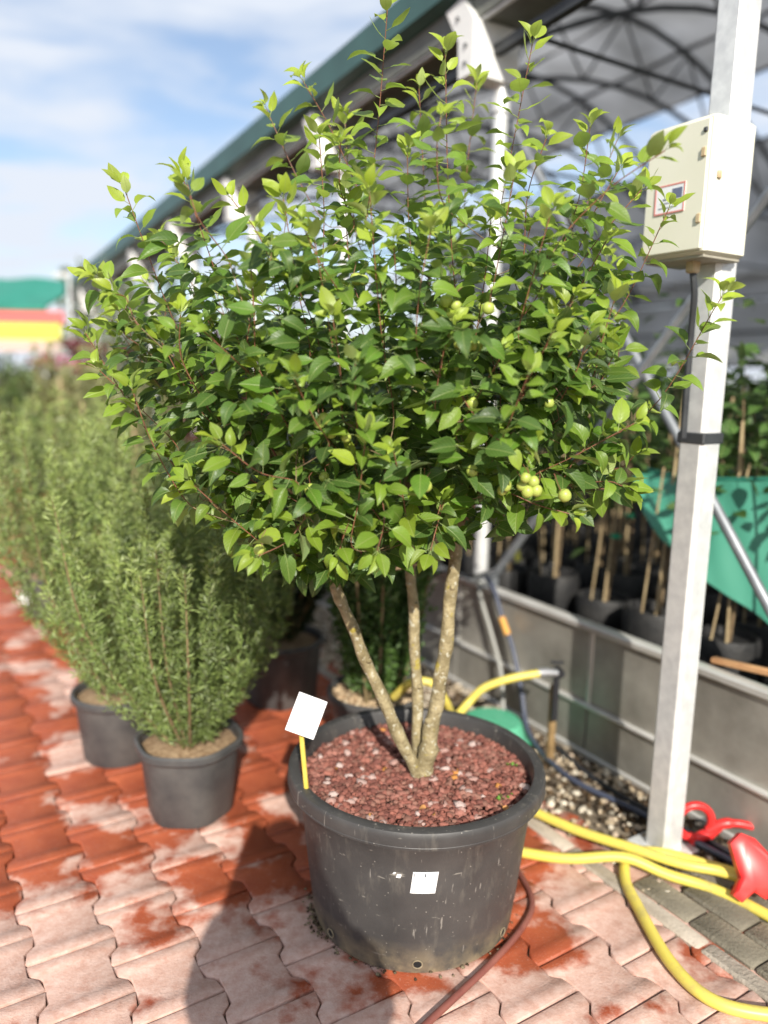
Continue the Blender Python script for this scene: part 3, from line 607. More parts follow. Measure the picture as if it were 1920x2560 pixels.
TRUNKS=[[[0.096,1.983,0.434],[-0.028,1.961,0.718],[-0.119,1.94,0.948],[-0.217,1.919,1.188],[-0.284,1.94,1.279],[-0.346,1.972,1.439]],[[0.113,2.025,0.433],[0.096,2.079,0.743],[0.077,2.111,1.005],[0.065,2.132,1.264],[0.081,2.132,1.518],[0.113,2.153,1.765]],[[0.125,1.993,0.411],[0.147,1.999,0.558],[0.176,2.015,0.768],[0.198,2.047,1.048],[0.215,2.057,1.137],[0.222,2.079,1.398],[0.22,2.111,1.643]],[[0.215,2.057,1.137],[0.274,2.057,1.22],[0.429,2.025,1.246],[0.523,2.025,1.304]]]
SHOOTS=[[[-0.059,1.972,1.871],[-0.034,1.972,2.083],[-0.011,1.919,2.38]],[[0.159,1.866,1.689],[0.13,1.834,1.928],[0.113,1.812,2.19]],[[0.276,2.025,1.898],[0.294,2.004,2.045],[0.327,1.972,2.277]],[[-0.061,2.025,1.914],[-0.147,2.079,2.101],[-0.224,2.079,2.224]],[[-0.174,2.132,1.899],[-0.247,2.132,2.013],[-0.325,2.132,2.175]],[[0.41,1.972,1.793],[0.458,1.972,1.934],[0.467,1.94,2.088]],[[0.469,1.919,1.547],[0.561,1.897,1.679],[0.642,1.866,1.894]],[[0.416,1.866,1.301],[0.606,1.791,1.431],[0.716,1.706,1.684]],[[-0.318,1.812,1.498],[-0.385,1.791,1.711],[-0.449,1.759,1.914]],[[-0.417,1.866,1.441],[-0.503,1.834,1.631],[-0.595,1.812,1.904]],[[-0.456,1.866,1.203],[-0.576,1.834,1.373],[-0.696,1.812,1.585]],[[-0.488,1.972,1.448],[-0.599,2.004,1.574],[-0.741,2.025,1.733]],[[-0.448,1.706,1.218],[-0.51,1.684,1.343],[-0.545,1.663,1.463]],[[0.016,1.652,1.426],[-0.015,1.62,1.606],[-0.041,1.599,1.857]],[[-0.168,1.706,1.54],[-0.195,1.684,1.693],[-0.219,1.663,1.855]],[[-0.31,1.706,1.417],[-0.303,1.684,1.547],[-0.28,1.663,1.67]],[[0.058,2.025,1.794],[0.046,2.025,1.905],[0.04,2.025,2.046]],[[-0.073,2.079,1.822],[-0.106,2.1,1.985],[-0.122,2.132,2.162]],[[0.393,1.866,1.683],[0.474,1.834,1.815],[0.559,1.812,1.921]],[[0.443,2.079,1.832],[0.533,2.1,1.997],[0.587,2.132,2.119]],[[-0.067,1.599,1.143],[-0.053,1.567,1.248],[-0.039,1.524,1.385]],[[0.052,1.652,1.164],[0.037,1.599,1.264],[0.017,1.556,1.351]],[[0.151,1.652,1.379],[0.189,1.62,1.46],[0.232,1.578,1.549]],[[0.33,1.706,1.286],[0.412,1.674,1.337],[0.531,1.652,1.412]],[[-0.282,1.706,1.125],[-0.338,1.674,1.183],[-0.423,1.652,1.267]],[[0.203,2.239,1.926],[0.212,2.26,2.089],[0.232,2.292,2.301]],[[0.096,2.132,1.88],[0.086,2.132,2.019],[0.068,2.132,2.232]],[[-0.147,1.812,1.719],[-0.148,1.812,1.868],[-0.159,1.812,2.014]],[[0.303,1.812,1.768],[0.303,1.791,1.902],[0.333,1.77,2.011]],[[0.227,1.759,1.68],[0.242,1.727,1.792],[0.258,1.706,1.919]],[[-0.256,1.919,1.686],[-0.311,1.919,1.824],[-0.376,1.919,1.907]],[[0.539,2.025,1.431],[0.592,2.025,1.539],[0.596,2.025,1.645]],[[0.575,2.132,1.503],[0.592,2.185,1.655],[0.607,2.239,1.835]],[[-0.09,1.599,1.417],[-0.094,1.578,1.511],[-0.108,1.556,1.609]],[[0.102,1.599,1.42],[0.107,1.578,1.515],[0.125,1.546,1.604]],[[-0.192,1.652,1.353],[-0.227,1.62,1.432],[-0.261,1.599,1.508]],[[0.272,1.706,1.418],[0.315,1.684,1.5],[0.353,1.663,1.616]],[[0.51,1.919,1.274],[0.584,1.897,1.289],[0.606,1.866,1.322]],[[-0.495,1.812,1.333],[-0.572,1.791,1.419],[-0.652,1.77,1.501]],[[0.135,1.706,1.23],[0.118,1.652,1.186],[0.102,1.62,1.131]],[[-0.06,1.652,1.224],[-0.082,1.599,1.172],[-0.095,1.578,1.127]],[[-0.333,2.025,1.317],[-0.429,2.025,1.388],[-0.565,2.047,1.529]],[[-0.018,1.866,1.558],[-0.086,1.866,1.726],[-0.105,1.866,1.911]],[[0.196,1.812,1.56],[0.214,1.791,1.703],[0.221,1.77,1.838]],[[-0.241,2.079,1.487],[-0.29,2.079,1.678],[-0.312,2.111,1.822]],[[-0.426,2.025,1.555],[-0.483,2.025,1.693],[-0.58,2.047,1.83]],[[0.366,1.759,1.386],[0.438,1.727,1.462],[0.47,1.706,1.582]],[[0.372,1.706,1.461],[0.442,1.684,1.542],[0.476,1.663,1.675]],[[0.416,1.759,1.259],[0.502,1.727,1.276],[0.533,1.706,1.269]],[[0.346,1.812,1.563],[0.419,1.791,1.687],[0.475,1.759,1.802]],[[0.259,1.706,1.253],[0.337,1.674,1.228],[0.405,1.652,1.213]],[[0.158,1.599,1.459],[0.212,1.556,1.388],[0.266,1.535,1.372]],[[-0.186,1.599,1.279],[-0.256,1.556,1.303],[-0.326,1.535,1.36]],[[-0.353,1.759,1.34],[-0.427,1.727,1.434],[-0.49,1.706,1.563]],[[-0.166,1.599,1.201],[-0.201,1.567,1.157],[-0.258,1.556,1.128]],[[-0.01,1.578,1.286],[0.001,1.546,1.214],[-0.012,1.535,1.148]],[[0.06,1.599,1.551],[0.061,1.578,1.658],[0.079,1.556,1.778]],[[-0.111,1.62,1.548],[-0.129,1.599,1.657],[-0.147,1.578,1.76]],[[0.274,1.652,1.595],[0.292,1.62,1.704],[0.318,1.599,1.825]],[[-0.55,2.025,1.41],[-0.626,2.047,1.504],[-0.729,2.079,1.634]]]
ENV=[[-0.573,1.719],[-0.456,1.831],[-0.319,1.951],[-0.229,2.058],[-0.096,2.102],[0.058,2.156],[0.224,2.139],[0.37,2.1],[0.542,2.02],[0.555,1.839],[0.514,1.684],[0.507,1.526],[0.554,1.351],[0.55,1.238],[0.482,1.182],[0.303,1.141],[0.191,1.065],[0.087,1.087],[-0.021,0.998],[-0.155,0.982],[-0.278,1.043],[-0.41,1.139],[-0.492,1.247],[-0.607,1.387],[-0.707,1.548],[-0.69,1.672]]
FRUIT=[[-0.136,1.706,1.405],[-0.147,1.706,1.395],[0.148,1.727,1.655],[0.128,1.738,1.666],[0.129,1.738,1.626],[0.124,1.748,1.607],[0.157,1.706,1.574],[0.176,1.706,1.568],[0.194,1.706,1.571],[0.16,1.727,1.539],[0.163,1.727,1.521],[0.216,1.706,1.649],[-0.073,1.812,1.717],[-0.057,1.812,1.715],[0.195,1.706,1.296],[0.274,1.727,1.261],[0.269,1.738,1.249],[0.311,1.684,1.286],[0.308,1.706,1.265],[0.333,1.706,1.275],[0.34,1.706,1.255],[0.321,1.706,1.252],[-0.279,1.684,1.111],[-0.14,1.759,1.269],[-0.121,1.706,1.375],[-0.087,1.706,1.365],[-0.17,1.738,1.243],[0.077,1.706,1.255],[0.093,1.706,1.26],[0.405,1.706,1.245],[0.368,1.759,1.449],[0.28,1.738,1.344],[0.191,1.727,1.446]]
random.seed(5); rng = np.random.default_rng(5)
tree = empty('apple_tree', 'crab apple bush with three bare stems and dense bright green leaves', 'tree', None, (.117,2.0,.39))
TI = -Vector(tree.location)
M_bark = mat('apple_bark', (.17,.135,.065), .8, col2=(.36,.30,.17), scale=26, detail=7, lo=.38, hi=.68, bump=.6, bscale=120)
def lichen(m):
    nt = m.node_tree; N = nt.nodes; L = nt.links; b = N['Principled BSDF']; old = b.inputs['Base Color'].links[0].from_socket
    tcn = N.new('ShaderNodeTexCoord')
    for sc_, a, bb, colr in ((70,.60,.66,(.45,.43,.33)),(38,.63,.70,(.30,.24,.03)),(150,.68,.72,(.50,.46,.36))):
        n = N.new('ShaderNodeTexNoise'); n.inputs['Scale'].default_value = sc_; n.inputs['Detail'].default_value = 4; L.new(tcn.outputs['Object'], n.inputs['Vector'])
        r = N.new('ShaderNodeMapRange'); r.inputs[1].default_value = a; r.inputs[2].default_value = bb; r.inputs[4].default_value = .8; L.new(n.outputs['Fac'], r.inputs[0])
        x = N.new('ShaderNodeMix'); x.data_type = 'RGBA'; L.new(r.outputs[0], x.inputs[0]); L.new(old, x.inputs[6]); x.inputs[7].default_value = (*colr,1); old = x.outputs[2]
    L.new(old, b.inputs['Base Color'])
lichen(M_bark)
M_twig = mat('red_brown_twig', (.13,.05,.028), .55, col2=(.22,.085,.045), scale=30, bump=.2)
M_limb = mat('brown_limb', (.12,.085,.045), .75, col2=(.22,.15,.08), scale=30, bump=.4, bscale=100)

nodes = []                                                     # (point, radius) of the skeleton
tr_rad = [(.017,.0155,.0135,.011,.009,.006),(.0165,.0145,.0135,.011,.009,.006),(.027,.020,.0175,.0165,.0155,.011,.007),(.012,.0105,.009,.006)]
for ti, (pts_, rd) in enumerate(zip(TRUNKS, tr_rad)):
    P_ = [Vector(p) for p in pts_]
    if ti < 3:
        d_ = (P_[0]-P_[1]).normalized(); P_ = [P_[0]+d_*.06]+P_; rd = (rd[0]*1.12,)+tuple(q*1.05 for q in rd)
    S_ = spline(P_, 9); rr_ = np.interp(np.linspace(0,len(rd)-1,len(S_)), range(len(rd)), rd)
    S2 = [p+Vector((math.sin(i*.9+ti)*.0022, math.cos(i*.7)*.002, 0)) for i, p in enumerate(S_)]
    r2 = [r*(1+.07*math.sin(i*1.7+ti*2)+(.16 if (i*7+ti*3) % 13 == 0 else 0)) for i, r in enumerate(rr_)]
    if ti == 2: r2[0] *= 1.25; r2[4] *= 1.1
    mb = MB().tube([p+TI for p in S2], r2, 14)
    # knobs and pruned stubs
    for q in range(3):
        i = random.randrange(8, max(9, len(S2)*2//3)); aa = random.uniform(-2.6,-.5); dd = Vector((math.cos(aa), math.sin(aa), .5)).normalized()
        mb.tube([S2[i]+TI, S2[i]+TI+dd*(r2[i]+.001), S2[i]+TI+dd*(r2[i]+.006)], [r2[i]*.7, r2[i]*.5, r2[i]*.25], 8)
    o = mb.build('trunk' if ti < 3 else 'limb', M_bark if ti < 3 else M_limb, tree)
    start = int(len(S_)*.55) if ti < 3 else 4
    nodes += [(S_[i], rr_[i]) for i in range(start, len(S_), 2)]
env = ENV
def inside(x, z):
    c = False; j = len(env)-1
    for i in range(len(env)):
        if (env[i][1] > z) != (env[j][1] > z) and x < (env[j][0]-env[i][0])*(z-env[i][1])/(env[j][1]-env[i][1])+env[i][0]: c = not c
        j = i
    return c
def edge_d(x, z):
    best = 9
    for i in range(len(env)):
        a, b = env[i-1], env[i]; ex, ez = b[0]-a[0], b[1]-a[1]; t = max(0, min(1, ((x-a[0])*ex+(z-a[1])*ez)/(ex*ex+ez*ez)))
        best = min(best, math.hypot(x-a[0]-ex*t, z-a[1]-ez*t))
    return best
def half_depth(x, z): return .10+.34*min(1, edge_d(x,z)/.28)**.6
shoots = [[Vector(p) for p in s] for s in SHOOTS]
guard = 0
while len(shoots) < 190 and guard < 4000:                      # shorter shoots that fill the crown
    guard += 1
    x = random.uniform(-.76,.66); z = random.uniform(1.02,2.2)
    if not inside(x, z): continue
    hd = half_depth(x, z); y = 1.98+hd*random.uniform(-1,1)
    if x < -.45 and random.random() < .45: continue
    if random.random() < .20+.85*max(0, (z-1.5)/.5): continue   # airy towards the top
    b = Vector((x,y,z)); axis = Vector((x-.1, (y-2.0)*.9, .15)).normalized()*.6+Vector((0,0,.85)); axis += Vector((random.gauss(0,.25),random.gauss(0,.25),random.gauss(0,.15))); axis.normalize()
    ln = random.uniform(.12,.24); tip = b+axis*ln
    if not inside(tip.x, tip.z): ln *= .5; tip = b+axis*ln
    if z < 1.3: tip.z -= random.uniform(0,.10)
    mid_ = (b+tip)/2+Vector((random.gauss(0,.012),random.gauss(0,.012),random.gauss(0,.008)))
    shoots.append([b, mid_, tip])
LP, LD, LU, LSz, LC, LV = [], [], [], [], [], []
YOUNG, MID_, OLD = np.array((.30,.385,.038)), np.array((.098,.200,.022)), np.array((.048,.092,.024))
def leaf(p, d, up, size, col): 
    LP.append(p); LD.append(d); LU.append(up); LSz.append(size); LC.append(col); LV.append(random.randrange(len(LT)))
order = sorted(range(len(shoots)), key=lambda i: (shoots[i][0]-Vector((.12,2.0,.95))).length)
for si in order:
    sh = shoots[si]; b = sh[0]
    # join the shoot to the nearest lower point of the skeleton
    best, bd = None, 9
    for p, r in nodes:
        if p.z > b.z-.01: continue
        d_ = (p-b).length*(1+.25*max(0, (1.1-(b.z-p.z)/max((p-b).length,1e-4))))
        if d_ < bd: best, bd = (p, r), d_
    ctrl = [b]
    if best is not None and bd > .01:
        p, r = best; q = p.lerp(b, .5)+Vector((0,0,-.18*(p-b).length*abs((b-p).normalized().z-1)*.5))
        ctrl = [p, q, b]
    full = spline(ctrl+sh[1:], 7); nj = 7*(len(ctrl)-1)
    L_ = len(full); r0 = min(.0062, (best[1] if best else .006)*.75) if si >= len(SHOOTS) else min(.0075, (best[1] if best else .006)*.8)
    rad = [max(.0011, r0*(1-i/(L_-1))**.75) for i in range(L_)]
    k0 = max(nj-1, 0)
    if nj > 2: MB().tube([p+TI for p in full[:k0+2]], rad[:k0+2], 7).build('branch', M_limb, tree)
    MB().tube([p+TI for p in full[k0:]], [max(.0012, r*.9) for r in rad[k0:]], 6).build('shoot', M_twig, tree)
    nodes += [(full[i], rad[i]) for i in range(2, L_-6, 3)]
    # leaves up the shoot, spiral arrangement, young at the tip
    main = si < len(SHOOTS)
    seg = full[max(0, nj-4):]; ln = [0]
    for i in range(1, len(seg)): ln.append(ln[-1]+(seg[i]-seg[i-1]).length)
    tot = ln[-1]; gap = .0150 if main else .0148; nlv = max(5, int(tot/gap)); ph = random.random()*6.28
    depthness = max(0, 1-edge_d(b.x, b.z)/.25) if inside(b.x, b.z) else 1
    for k in range(nlv+3):
        t = min(1.0, (k+.5)/nlv); dist = t*tot; i = min(len(seg)-2, max(0, int(np.searchsorted(ln, dist))-1))
        f = (dist-ln[i])/max(1e-6, ln[i+1]-ln[i]); p = seg[i].lerp(seg[i+1], min(1,f)); ax = (seg[i+1]-seg[i]).normalized()
        ph += 2.4; u = ax.cross(Vector((.3,.9,.1))).normalized(); w = ax.cross(u); rd_ = u*math.cos(ph)+w*math.sin(ph)
        tipf = max(0, (t-.72)/.28)
        d_ = (rd_*(1-.45*tipf)+ax*(.30+.55*tipf)+Vector((0,-.12,.10-.35*(1-t)*random.random()))).normalized()
        size = random.triangular(.040,.084,.066)*(1-.30*tipf) if main else random.triangular(.036,.078,.06)*(1-.32*tipf)
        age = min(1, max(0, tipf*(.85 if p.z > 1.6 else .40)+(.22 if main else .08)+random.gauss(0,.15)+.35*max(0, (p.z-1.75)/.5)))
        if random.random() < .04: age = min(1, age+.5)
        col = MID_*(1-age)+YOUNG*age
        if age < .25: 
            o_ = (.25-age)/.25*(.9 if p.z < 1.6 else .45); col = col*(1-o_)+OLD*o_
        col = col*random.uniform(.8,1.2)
        up_ = Vector((random.gauss(.05,.35), random.gauss(-.6,.35), .9))+ax*.2
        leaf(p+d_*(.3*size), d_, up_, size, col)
# spurs deep in the crown: rosettes of older, larger, hanging leaves
guard = 0; made = 0
while made < 330 and guard < 5000:
    guard += 1; x = random.uniform(-.60,.62); z = random.uniform(1.02,1.98)
    if not inside(x, z) or edge_d(x, z) < .03: continue
    if z > 1.45 and random.random() < (z-1.45)/.45: continue
    hd = half_depth(x, z); c = Vector((x, 1.98+hd*random.uniform(-1,.9), z)); made += 1
    for k in range(random.randint(4,7)):
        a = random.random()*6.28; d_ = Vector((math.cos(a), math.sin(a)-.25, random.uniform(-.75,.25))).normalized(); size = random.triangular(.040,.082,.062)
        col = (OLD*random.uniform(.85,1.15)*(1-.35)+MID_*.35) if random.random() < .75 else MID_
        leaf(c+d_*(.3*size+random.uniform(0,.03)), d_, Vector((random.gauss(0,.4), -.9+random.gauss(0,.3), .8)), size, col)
LPa, LDa, LUa, LS_a, LCa, LVa = np.array(LP), np.array(LD), np.array(LU), np.array(LSz), np.array(LC), np.array(LV)
RT = frames(LDa, LUa); nL = len(LPa)
# the leaves that show largest are objects of their own
cen = LPa+LDa*(LS_a*.5)[:,None]; view = norm(cen-np.array((0,0,CAM_Z))); dist = np.linalg.norm(cen-np.array((0,0,CAM_Z)), axis=1)
area = (LS_a/dist)**2*(.25+.75*np.abs(np.sum(view*RT[:,:,2], 1)))
bins = {}; uvx = np.round(view[:,0]/view[:,1]/.022).astype(int); uvz = np.round(view[:,2]/view[:,1]/.022).astype(int)
front = np.zeros(nL, bool)
for i in np.argsort(dist):
    kk = (uvx[i], uvz[i])
    if bins.get(kk, 0) < 1: front[i] = True
    bins[kk] = bins.get(kk, 0)+1
score = area*np.where(front, 1, .45); pick = set(np.argsort(-score)[:300].tolist())
lmes = [quadmesh('leaf', v, f, M_leaf_o, uv=u) for v, f, u in LT]
crown = []
for vi in range(len(LT)):
    idx = np.array([i for i in range(nL) if LVa[i] == vi and i not in pick]); v, f, u = LT[vi]
    V, F = scatter(v, f, LPa[idx]+np.array(TI), RT[idx], LS_a[idx]); crown.append((V, F, np.tile(u,(len(idx),1)), np.repeat(np.c_[LCa[idx], np.ones(len(idx))], len(v), 0)))
off = 0; Vs, Fs, Us, Cs = [], [], [], []
for V, F, U, Cc in crown: Vs.append(V); Fs.append(F+off); Us.append(U); Cs.append(Cc); off += len(V)
co = link('crown', quadmesh('crown', np.concatenate(Vs), np.concatenate(Fs), M_leaf_m, np.concatenate(Us), np.concatenate(Cs)), tree); co['kind'] = 'stuff'
for i in sorted(pick):
    o = link('leaf', lmes[LVa[i]], tree); o.color = (*LCa[i], 1)
    o.matrix_local = Matrix.Translation(Vector(LPa[i])+TI) @ Matrix(RT[i].tolist()).to_4x4() @ Matrix.Scale(LS_a[i], 4)
print('leaves', nL)
# crab apples
M_fruit = mat('crab_apple_skin', (.26,.36,.06), .38, col2=(.44,.47,.11), scale=55, detail=3)
M_calyx = mat('apple_calyx', (.10,.06,.03), .9)
fm = MB().lathe([(.001,.86),(.18,.93),(.45,.95),(.8,.72),(.98,.25),(1,-.1),(.9,-.5),(.62,-.82),(.3,-.95),(.12,-.88),(.001,-.84)], 14).mesh('crab_apple', M_fruit)
cm = MB().lathe([(.001,-.86),(.10,-.98),(.16,-1.06),(.06,-.98),(.001,-.9)], 7).mesh('calyx', M_calyx)
for i, p in enumerate(FRUIT):
    sz = random.uniform(.0105,.0140); c = Vector((0,0,CAM_Z)).lerp(Vector(p), .93); rt = Matrix.Rotation(random.gauss(0,.3),4,'X')@Matrix.Rotation(random.gauss(0,.3),4,'Y')
    o = link('crab_apple', fm, tree); o.matrix_local = Matrix.Translation(c+TI)@rt@Matrix.Scale(sz,4)
    q = link('calyx', cm, o)
    top = c+TI+(rt.to_3x3()@Vector((0,0,sz*.85)))
    MB().tube([(rt.to_3x3()@Vector((0,0,sz*.85)))/sz, Vector((0,0,2.2))+Vector((random.gauss(0,.4),.9,0)), Vector((random.gauss(0,.3),2.0,3.2))], [.07,.06,.08], 5).build('stalk', M_twig, o)
# dry leaf flakes on the gravel
M_dry = mat('dry_leaf', (.38,.17,.05), .8, col2=(.55,.28,.10), scale=40)
dm = quadmesh('fallen_leaf', LT[3][0], LT[3][1], M_dry, uv=LT[3][2])
for i, (x, y, s) in enumerate(((.123,1.81,.03),(.144,1.775,.022),(.325,1.835,.035),(-.02,1.77,.02))):
    o = tag(link('fallen_leaf', dm), ['dry orange leaf flake lying right before the stem foot','tiny dry leaf flake just in front of the larger one by the stems','long dry leaf by the inner rim of the big pot','tiny dry leaf flake towards the plant label'][i], 'leaf', 'dry leaves on the gravel'); o.location = (x,y,float(gz(x,y))+.010); o.rotation_euler = (random.gauss(.2,.3), random.gauss(0,.4), random.random()*6); o.scale = (s,s,s)
# tiny seedlings sprouting between the stones
sd = MB(); 
seed_t = leaf_template(.4,.1,.4,0,0,.5)
sp_ = [(.158,1.99),(.150,2.0),(.165,1.985),(.352,1.935),(.362,1.93),(.30,1.76),(.31,1.77),(.325,1.765),(.335,1.78)]
n = len(sp_)*3; ps = np.array([(x*1.066+random.gauss(0,.003), y*1.066+random.gauss(0,.003), float(gz(x*1.066,y*1.066))+.006) for x, y in sp_ for _ in range(3)]); dd = np.c_[rng.normal(0,1,n), rng.normal(0,1,n), np.full(n,.9)]
V, F = scatter(seed_t[0], seed_t[1], ps, frames(dd, np.tile((0,0,1.),(n,1))+rng.normal(0,.1,(n,3))), rng.uniform(.008,.012,n))
tag(link('weed_seedlings', quadmesh('weed_seedlings', V, F, M_leaf_m, np.tile(seed_t[2],(n,1)), np.tile((.12,.30,.03,1),(len(V),1)))), 'tiny green weed seedlings between the lava stones', 'seedlings', kind='stuff')

# ------------------------------------------------------------ nursery pots and shrubs
random.seed(21); rng = np.random.default_rng(21)
M_npot = mat('grey_black_pot', (.045,.046,.048), .5, col2=(.085,.083,.08), scale=9, bump=.1)
M_mulch = mat('bark_mulch', (.20,.12,.06), .95, col2=(.42,.30,.18), scale=60, bump=1, bscale=120)
def nursery_pot(name, c, r, h, label, cat_='pot', lobes=0, mulch=None, fill_label=None, n=40):
    t = empty(name, label, cat_, None, c)
    wob = (lambda a, z: .035*math.cos(lobes*a)*(1-.3*z/h)) if lobes else None
    MB().lathe([(.01,.006),(r*.74,.006),(r*.77,0),(r*.80,.01),(r*.93,h-.03)], n, wob=wob).build('wall', M_npot, t)
    MB().lathe([(r*.72,.05),(r*.90,h-.03),(r*.93,h),(r*.98,h+.004),(r*1.02,h-.003),(r*1.02,h-.022),(r*.97,h-.032),(r*.92,h-.033)], n, wob=wob).build('rim', M_npot, t)
    MB().lathe([(.001,h-.012),(r*.5,h-.02),(r*.91,h-.032)], 20).build('soil', mulch or M_mulch, t)
    return t
M_needle = leafmat('yew_needles', 'tint', .5, .22, veins=False)
M_stem = mat('green_brown_stem', (.15,.11,.05), .8, col2=(.24,.18,.09), scale=30)
ndV = np.array([(0,0,0),(.10,.45,-.01),(0,1,-.06),(-.10,.45,-.01)]); ndF = np.array([(0,1,2,3)])
slV = np.array([(0,0,0),(-.24,.42,.06),(0,.45,0),(.24,.42,.06),(0,1,-.08),(-.12,.16,.03),(.12,.16,.03)]); slF = np.array([(0,2,1,5),(0,6,3,2),(1,2,4,4),(2,3,4,4)])
slV = np.array([(-.03,0,0),(.03,0,0),(-.26,.40,.07),(0,.42,0),(.26,.40,.07),(0,1,-.10),(.02,1,-.10)]); slF = np.array([(0,1,3,2),(1,1,4,3)])
slV = np.array([(0,0,0),(-.2,.25,.05),(-.22,.6,.03),(0,1,-.1),(.22,.6,.03),(.2,.25,.05),(0,.5,0)]); slF = np.array([(0,6,2,1),(6,3,2,2)]); 
slV = np.array([(-.02,0,0),(.02,0,0),(-.25,.45,.06),(0,.45,-.01),(.25,.45,.06),(-.02,1,-.09),(.02,1,-.09)])
slF = np.array([(0,3,2,2),(0,1,3,3)])
slV = np.array([(-.03,0,0),(0,0,0),(.03,0,0),(-.25,.45,.06),(0,.45,-.01),(.25,.45,.06),(-.03,1,-.09),(0,1,-.09),(.03,1,-.09)])
slF = np.array([(0,1,4,3),(1,2,5,4),(3,4,7,6),(4,5,8,7)])
def upright_shrub(name, label, cat_, base, h, spread, nst, tmpl, tsize, per, cols, group=None, lean=(0,0), dens=1.0, narrow=.35, matl=None, droop=.0, base_r=.06, sprig=1.0, stems=20):
    """many ascending stems with side sprigs; the small leaves are one mass"""
    t = empty(name, label, cat_, group, base)
    V0, F0 = tmpl; P, D, Cc = [], [], []
    for i in range(nst):
        a = random.random()*6.283; q = math.sqrt(random.random()); hh = h*(1-narrow*q*random.random())*random.uniform(.82,1.05)
        tip = Vector((lean[0]*h+spread*q*math.cos(a)*1.0, lean[1]*h+spread*q*math.sin(a), hh)); b = Vector((base_r*q*math.cos(a), base_r*q*math.sin(a), 0))
        mid_ = b.lerp(tip, .5)+Vector((math.cos(a),math.sin(a),0))*spread*q*.22
        S_ = spline([b, mid_, tip], 8)
        if i < stems: MB().tube(S_, [.007*(1-.8*j/(len(S_)-1)) for j in range(len(S_))], 5).build('stem', M_stem, t)
        tint0 = random.uniform(.8,1.2)
        for j in range(int(per*hh/h*dens)):
            f = .03+.97*random.random()**.9; x = f*(len(S_)-1); i0 = min(len(S_)-2, int(x)); p = S_[i0].lerp(S_[i0+1], x-i0); ax = (S_[i0+1]-S_[i0]).normalized()
            # a sprig leaving the stem, needles set along it
            aa = random.random()*6.283; out_ = (Vector((math.cos(aa), math.sin(aa), 0))*.7+ax*.8).normalized(); sl = random.uniform(.03,.085)*(1-.5*f)*sprig
            tipf = max(0, f-.75)*4
            for k in range(5):
                pp = p+out_*sl*(k/4); dd = (Vector((random.gauss(0,.8), random.gauss(0,.8), random.gauss(0,.5)))+out_*.9+Vector((0,0,.25-droop))).normalized()
                P.append(pp); D.append(dd); g_ = random.random(); c_ = np.array(cols[0])*(1-g_)+np.array(cols[1])*g_
                Cc.append((c_*(1-.45*tipf*.8)+np.array(cols[2])*(.45*tipf*.8))*tint0*random.uniform(.8,1.2))
    P, D, Cc = np.array(P), np.array(D), np.array(Cc); n = len(P)
    V, F = scatter(V0, F0, P, frames(D, rng.normal(0,.6,(n,3))+np.array((0,-.3,.8))), rng.uniform(.75,1.2,n)*tsize)
    o = link('foliage', quadmesh('foliage', V, F, matl or M_needle, col=np.repeat(np.c_[Cc, np.ones(n)], len(V0), 0)), t); o['kind'] = 'stuff'
    return t
YEW = ((.13,.185,.055),(.22,.29,.085),(.38,.44,.13))
nursery_pot('nursery_pot', (-.655,2.47,0), .178, .27, 'grimy black nursery pot with a lobed wall under the bushier yew', lobes=6)
upright_shrub('yew_shrub', 'bushy blue green yew with ascending stems in the lobed pot', 'shrub', (-.655,2.47,.24), .92, .42, 105, (ndV,ndF), .025, 135, YEW, sprig=.75, stems=7, lean=(-.02,0.03))
nursery_pot('nursery_pot', (-1.03,2.86,0), .178, .27, 'black nursery pot half hidden behind the lobed pot')
upright_shrub('yew_shrub', 'taller yew of pale upright stems behind the bushy yew', 'shrub', (-1.03,2.86,.24), 1.10, .42, 85, (ndV,ndF), .025, 130, YEW, sprig=.75, stems=7, lean=(-.04,0.02))
nursery_pot('nursery_pot', (-2.06,4.62,0), .19, .26, 'far black pot with a white tag by the red paving edge')
upright_shrub('yew_shrub', 'far loose yew standing in the pot with the white tag', 'shrub', (-2.06,4.62,.24), 1.15, .50, 50, (ndV,ndF), .04, 80, YEW)
o = MB().box((-2.13,4.405,.16), (.075,.004,.06), Matrix.Rotation(-.2,3,'Z'), .001).build('pot_tag', M_paper); tag(o, 'small white tag hung on the far black pot', 'tag')
# dark shrub in the shade of the apple
t = nursery_pot('nursery_pot', (-.47,3.42,0), .20, .30, 'crumpled dark grey pot in the shade behind the yews', lobes=9)
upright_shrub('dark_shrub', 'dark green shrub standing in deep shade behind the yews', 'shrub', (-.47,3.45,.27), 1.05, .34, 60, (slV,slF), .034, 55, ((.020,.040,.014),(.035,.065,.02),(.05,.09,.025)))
# small-leaved upright shrub behind the apple stems
M_chip = mat('tan_chips_base', (.28,.19,.11), .95, col2=(.45,.33,.21), scale=50, bump=1)
nursery_pot('nursery_pot', (-.02,2.83,0), .185, .30, 'black pot topped with tan wood chips behind the apple pot', mulch=M_chip)
upright_shrub('box_shrub', 'narrow upright box shrub with small glossy leaves behind the apple stems', 'shrub', (-.015,2.80,.275), 1.25, .215, 100, (slV,slF), .024, 80, ((.05,.105,.02),(.10,.185,.04),(.22,.30,.07)), narrow=.1, base_r=.09)
n = 700; r_ = .168*np.sqrt(rng.random(n)); a_ = rng.random(n)*6.283
pos = np.c_[-.02+r_*np.cos(a_), 2.83+r_*np.sin(a_), .279+rng.random(n)*.008]
tag(stones('wood_chips', pos, rng.uniform(.005,.011,n), np.array([(.50,.37,.23),(.62,.50,.34),(.36,.24,.14)])[rng.integers(0,3,n)], M_stone, flat=.5), 'tan wood chips covering the soil under the box shrub', 'wood chips', kind='stuff')
